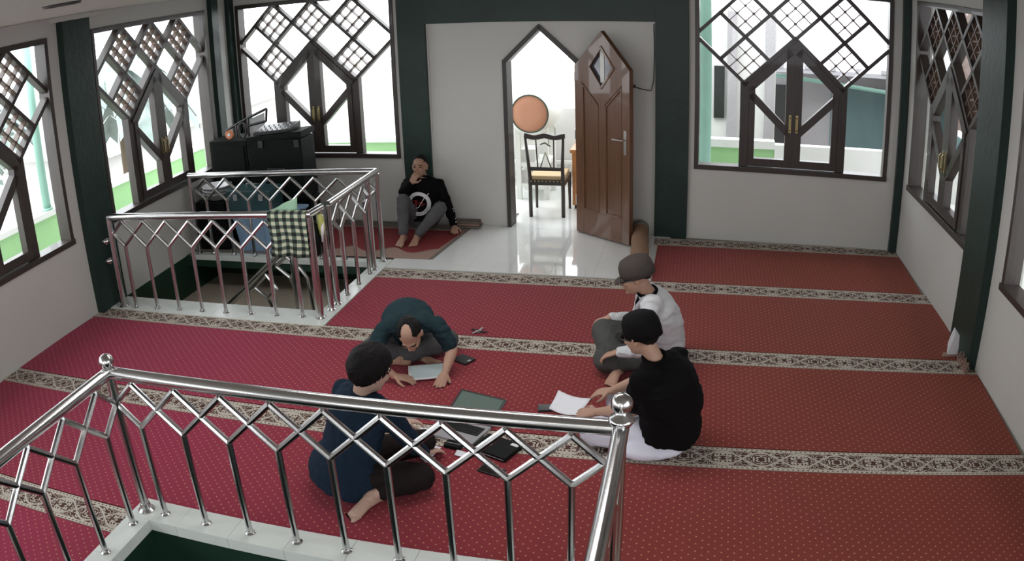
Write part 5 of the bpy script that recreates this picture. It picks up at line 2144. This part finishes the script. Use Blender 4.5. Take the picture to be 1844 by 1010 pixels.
# -- bent man in the dark teal polo shirt
S3 = dict(pel=(-2.1, 5.340, 0.130), neck=(-1.915, 4.930, 0.375), head=(-1.865, 4.800, 0.375), hf=(.14, -.66, -.74), hu=(.05, -.74, .66), tf=(.35, -.75, -.6), s=1.02,
          shL=(-1.745, 5.015, 0.360), elL=(-1.640, 5.010, 0.185), wrL=(-1.665, 4.885, 0.055), handL=((-.05, -.85, -.25), (-.5, 0, -1), 1, .35),
          shR=(-2.09, 4.885, 0.350), elR=(-2.17, 4.77, 0.175), wrR=(-2.0, 4.780, 0.055), handR=((.93, .10, -.15), (.1, .1, -1), -1, .25),
          knL=(-1.765, 5.310, 0.110), anL=(-2.05, 5.050, 0.060), footL=((-.8, -.1, 0), (0, 0, 1)),
          knR=(-2.28, 4.980, 0.120), anR=(-1.95, 5.160, 0.050), footR=((.6, -.2, 0), (0, 0, 1)),
          trouser='jeans', shirt='teal', sleeve='short', girth=1.08, skin='skin', bend=(-.01, .03, .09), hem=(.16, .125), legr=(.095, .078, .055))
r3, P3, (f, u, l), T3, so = make_person('balding person in dark teal polo shirt bending over a tablet on the carpet', S3)
hair_cap(r3, P3, l, f, u, 1.02, bald=True, thick=1.0)

# -- person with back to the camera behind the near railing
S4 = dict(pel=(-1.83, 3.53, .13), neck=(-1.695, 3.59, .590), head=(-1.640, 3.60, .715), hf=(.50, .80, -.33), hu=(.25, .2, 1), tf=(.5, .85, 0), s=1.08,
          shR=(-1.545, 3.515, .535), elR=(-1.455, 3.62, .28), wrR=(-1.47, 3.83, .085), handR=((.35, .85, -.25), (.1, 0, -1), 1, .3),
          shL=(-1.86, 3.685, .54), elL=(-1.84, 3.93, .33), wrL=(-1.70, 4.08, .13), handL=((.6, .7, -.3), (0, 0, -1), -1, .3),
          knR=(-1.40, 3.56, .105), anR=(-1.635, 3.385, .06), footR=((-.42, -.88, -.05), (.0, .15, 1)),
          knL=(-1.50, 3.90, .11), anL=(-1.78, 3.72, .06), footL=((-.9, 0, 0), (0, 0, 1)),
          trouser='darktrouser', shirt='navy', sleeve='long', girth=1.12, skin='skin2', hemlow=((-1.85, 3.52, .035), .235, .20), hem=(.215, .175), legr=(.098, .080, .056), cuff=.30, foots=1.1)
r4, P4, (f, u, l), T4, so = make_person('person in long navy top sitting behind the near railing with one bare foot out', S4)
hair_cap(r4, P4, l, f, u, 1.12, thick=1.16, long=.075)

# -- man in black sweater against the green column
S5 = dict(pel=(-2.93, 8.22, .12), neck=(-2.93, 8.32, .570), head=(-2.950, 8.275, .700), hf=(.02, -.97, .10), hu=(0, 0, 1), tf=(-.05, -1, 0), s=1.0,
          shL=(-2.755, 8.29, .505), elL=(-2.655, 8.27, .27), wrL=(-2.575, 8.20, .060), handL=((.25, -.85, -.12), (0, -.1, -1), 1, .12),
          shR=(-3.105, 8.29, .505), elR=(-3.075, 8.055, .475), wrR=(-3.00, 8.10, .560), handR=((.35, .15, .55), (.2, .9, .1), -1, .7),
          knR=(-3.05, 7.96, .41), anR=(-3.00, 7.76, .075), footR=((.0, -1, -.05), (0, 0, 1)),
          knL=(-2.64, 7.95, .335), anL=(-2.865, 7.80, .07), footL=((.05, -1, -.05), (0, 0, 1)),
          trouser='jeans', shirt='black', sleeve='long', girth=1.02, skin='skin3', legr=(.092, .070, .052), shirtname='sweater')
ZMIN = .0135
r5, P5, (f, u, l), T5, so = make_person('person in black sweater with round white emblem sitting against the green column', S5)
hair_cap(r5, P5, l, f, u, 1.0, thick=.985, front=.022)
# round emblem on the sweater front: white ring with lettering marks, red and white script inside
EC = V((-2.925, 0, .335))


def emb(x, z):
    r_ = .145
    yy = 8.232 - .142 + .10 * (z + .0) + 2.1 * x * x
    return V((EC.x + x, yy, EC.z + z))


m = MB()
N = 40
vs = []
for j in range(N):
    a = 2 * PI * j / N
    for r_ in (.090, .128):
        vs.append(emb(math.cos(a) * r_, math.sin(a) * r_))
m.add(vs, [(2 * j, 2 * j + 1, (2 * j + 3) % (2 * N), (2 * j + 2) % (2 * N)) for j in range(N)])
o_ = m.build('emblem_ring', 'whiteprint', so)
md = o_.modifiers.new('t', 'SOLIDIFY')
md.thickness = .004
for pts, mt_ in (([(-.055, .02), (-.02, .03), (-.035, -.02), (-.05, -.03)], 'redprint'), ([(-.01, .028), (-.02, -.02)], 'redprint'), ([(.0, .0), (.02, .02), (.012, -.015), (.03, -.01)], 'redprint'), ([(.03, .03), (.035, -.01), (.055, .0)], 'redprint'),
                 ([(-.05, -.045), (.0, -.028), (.05, .05), (.085, .085)], 'whiteprint')):
    m = MB().tube([emb(x * 1.3, z * 1.3) + V((0, -.004, 0)) for x, z in pts], .0045, 5)
    m.build('emblem_script', mt_, so)
for k in range(16):
    a = PI * (1.12 + .76 * k / 15)
    c_ = emb(math.cos(a) * .109, math.sin(a) * .109)
    m = MB().box(c_ + V((0, -.004, 0)), (.005, .003, .013))
    m.build('emblem_letter', 'black', so)
for k in range(7):
    q = V(S5['elL']).lerp(V(S5['wrL']), k / 8)
    m = MB().ellipsoid(q + V((.047 - k * .0015, -.012, 0)), (.006, 0, 0), (0, .010, 0), (0, 0, .010), 8, 5)
    m.build('sleeve_print', 'whiteprint', so)
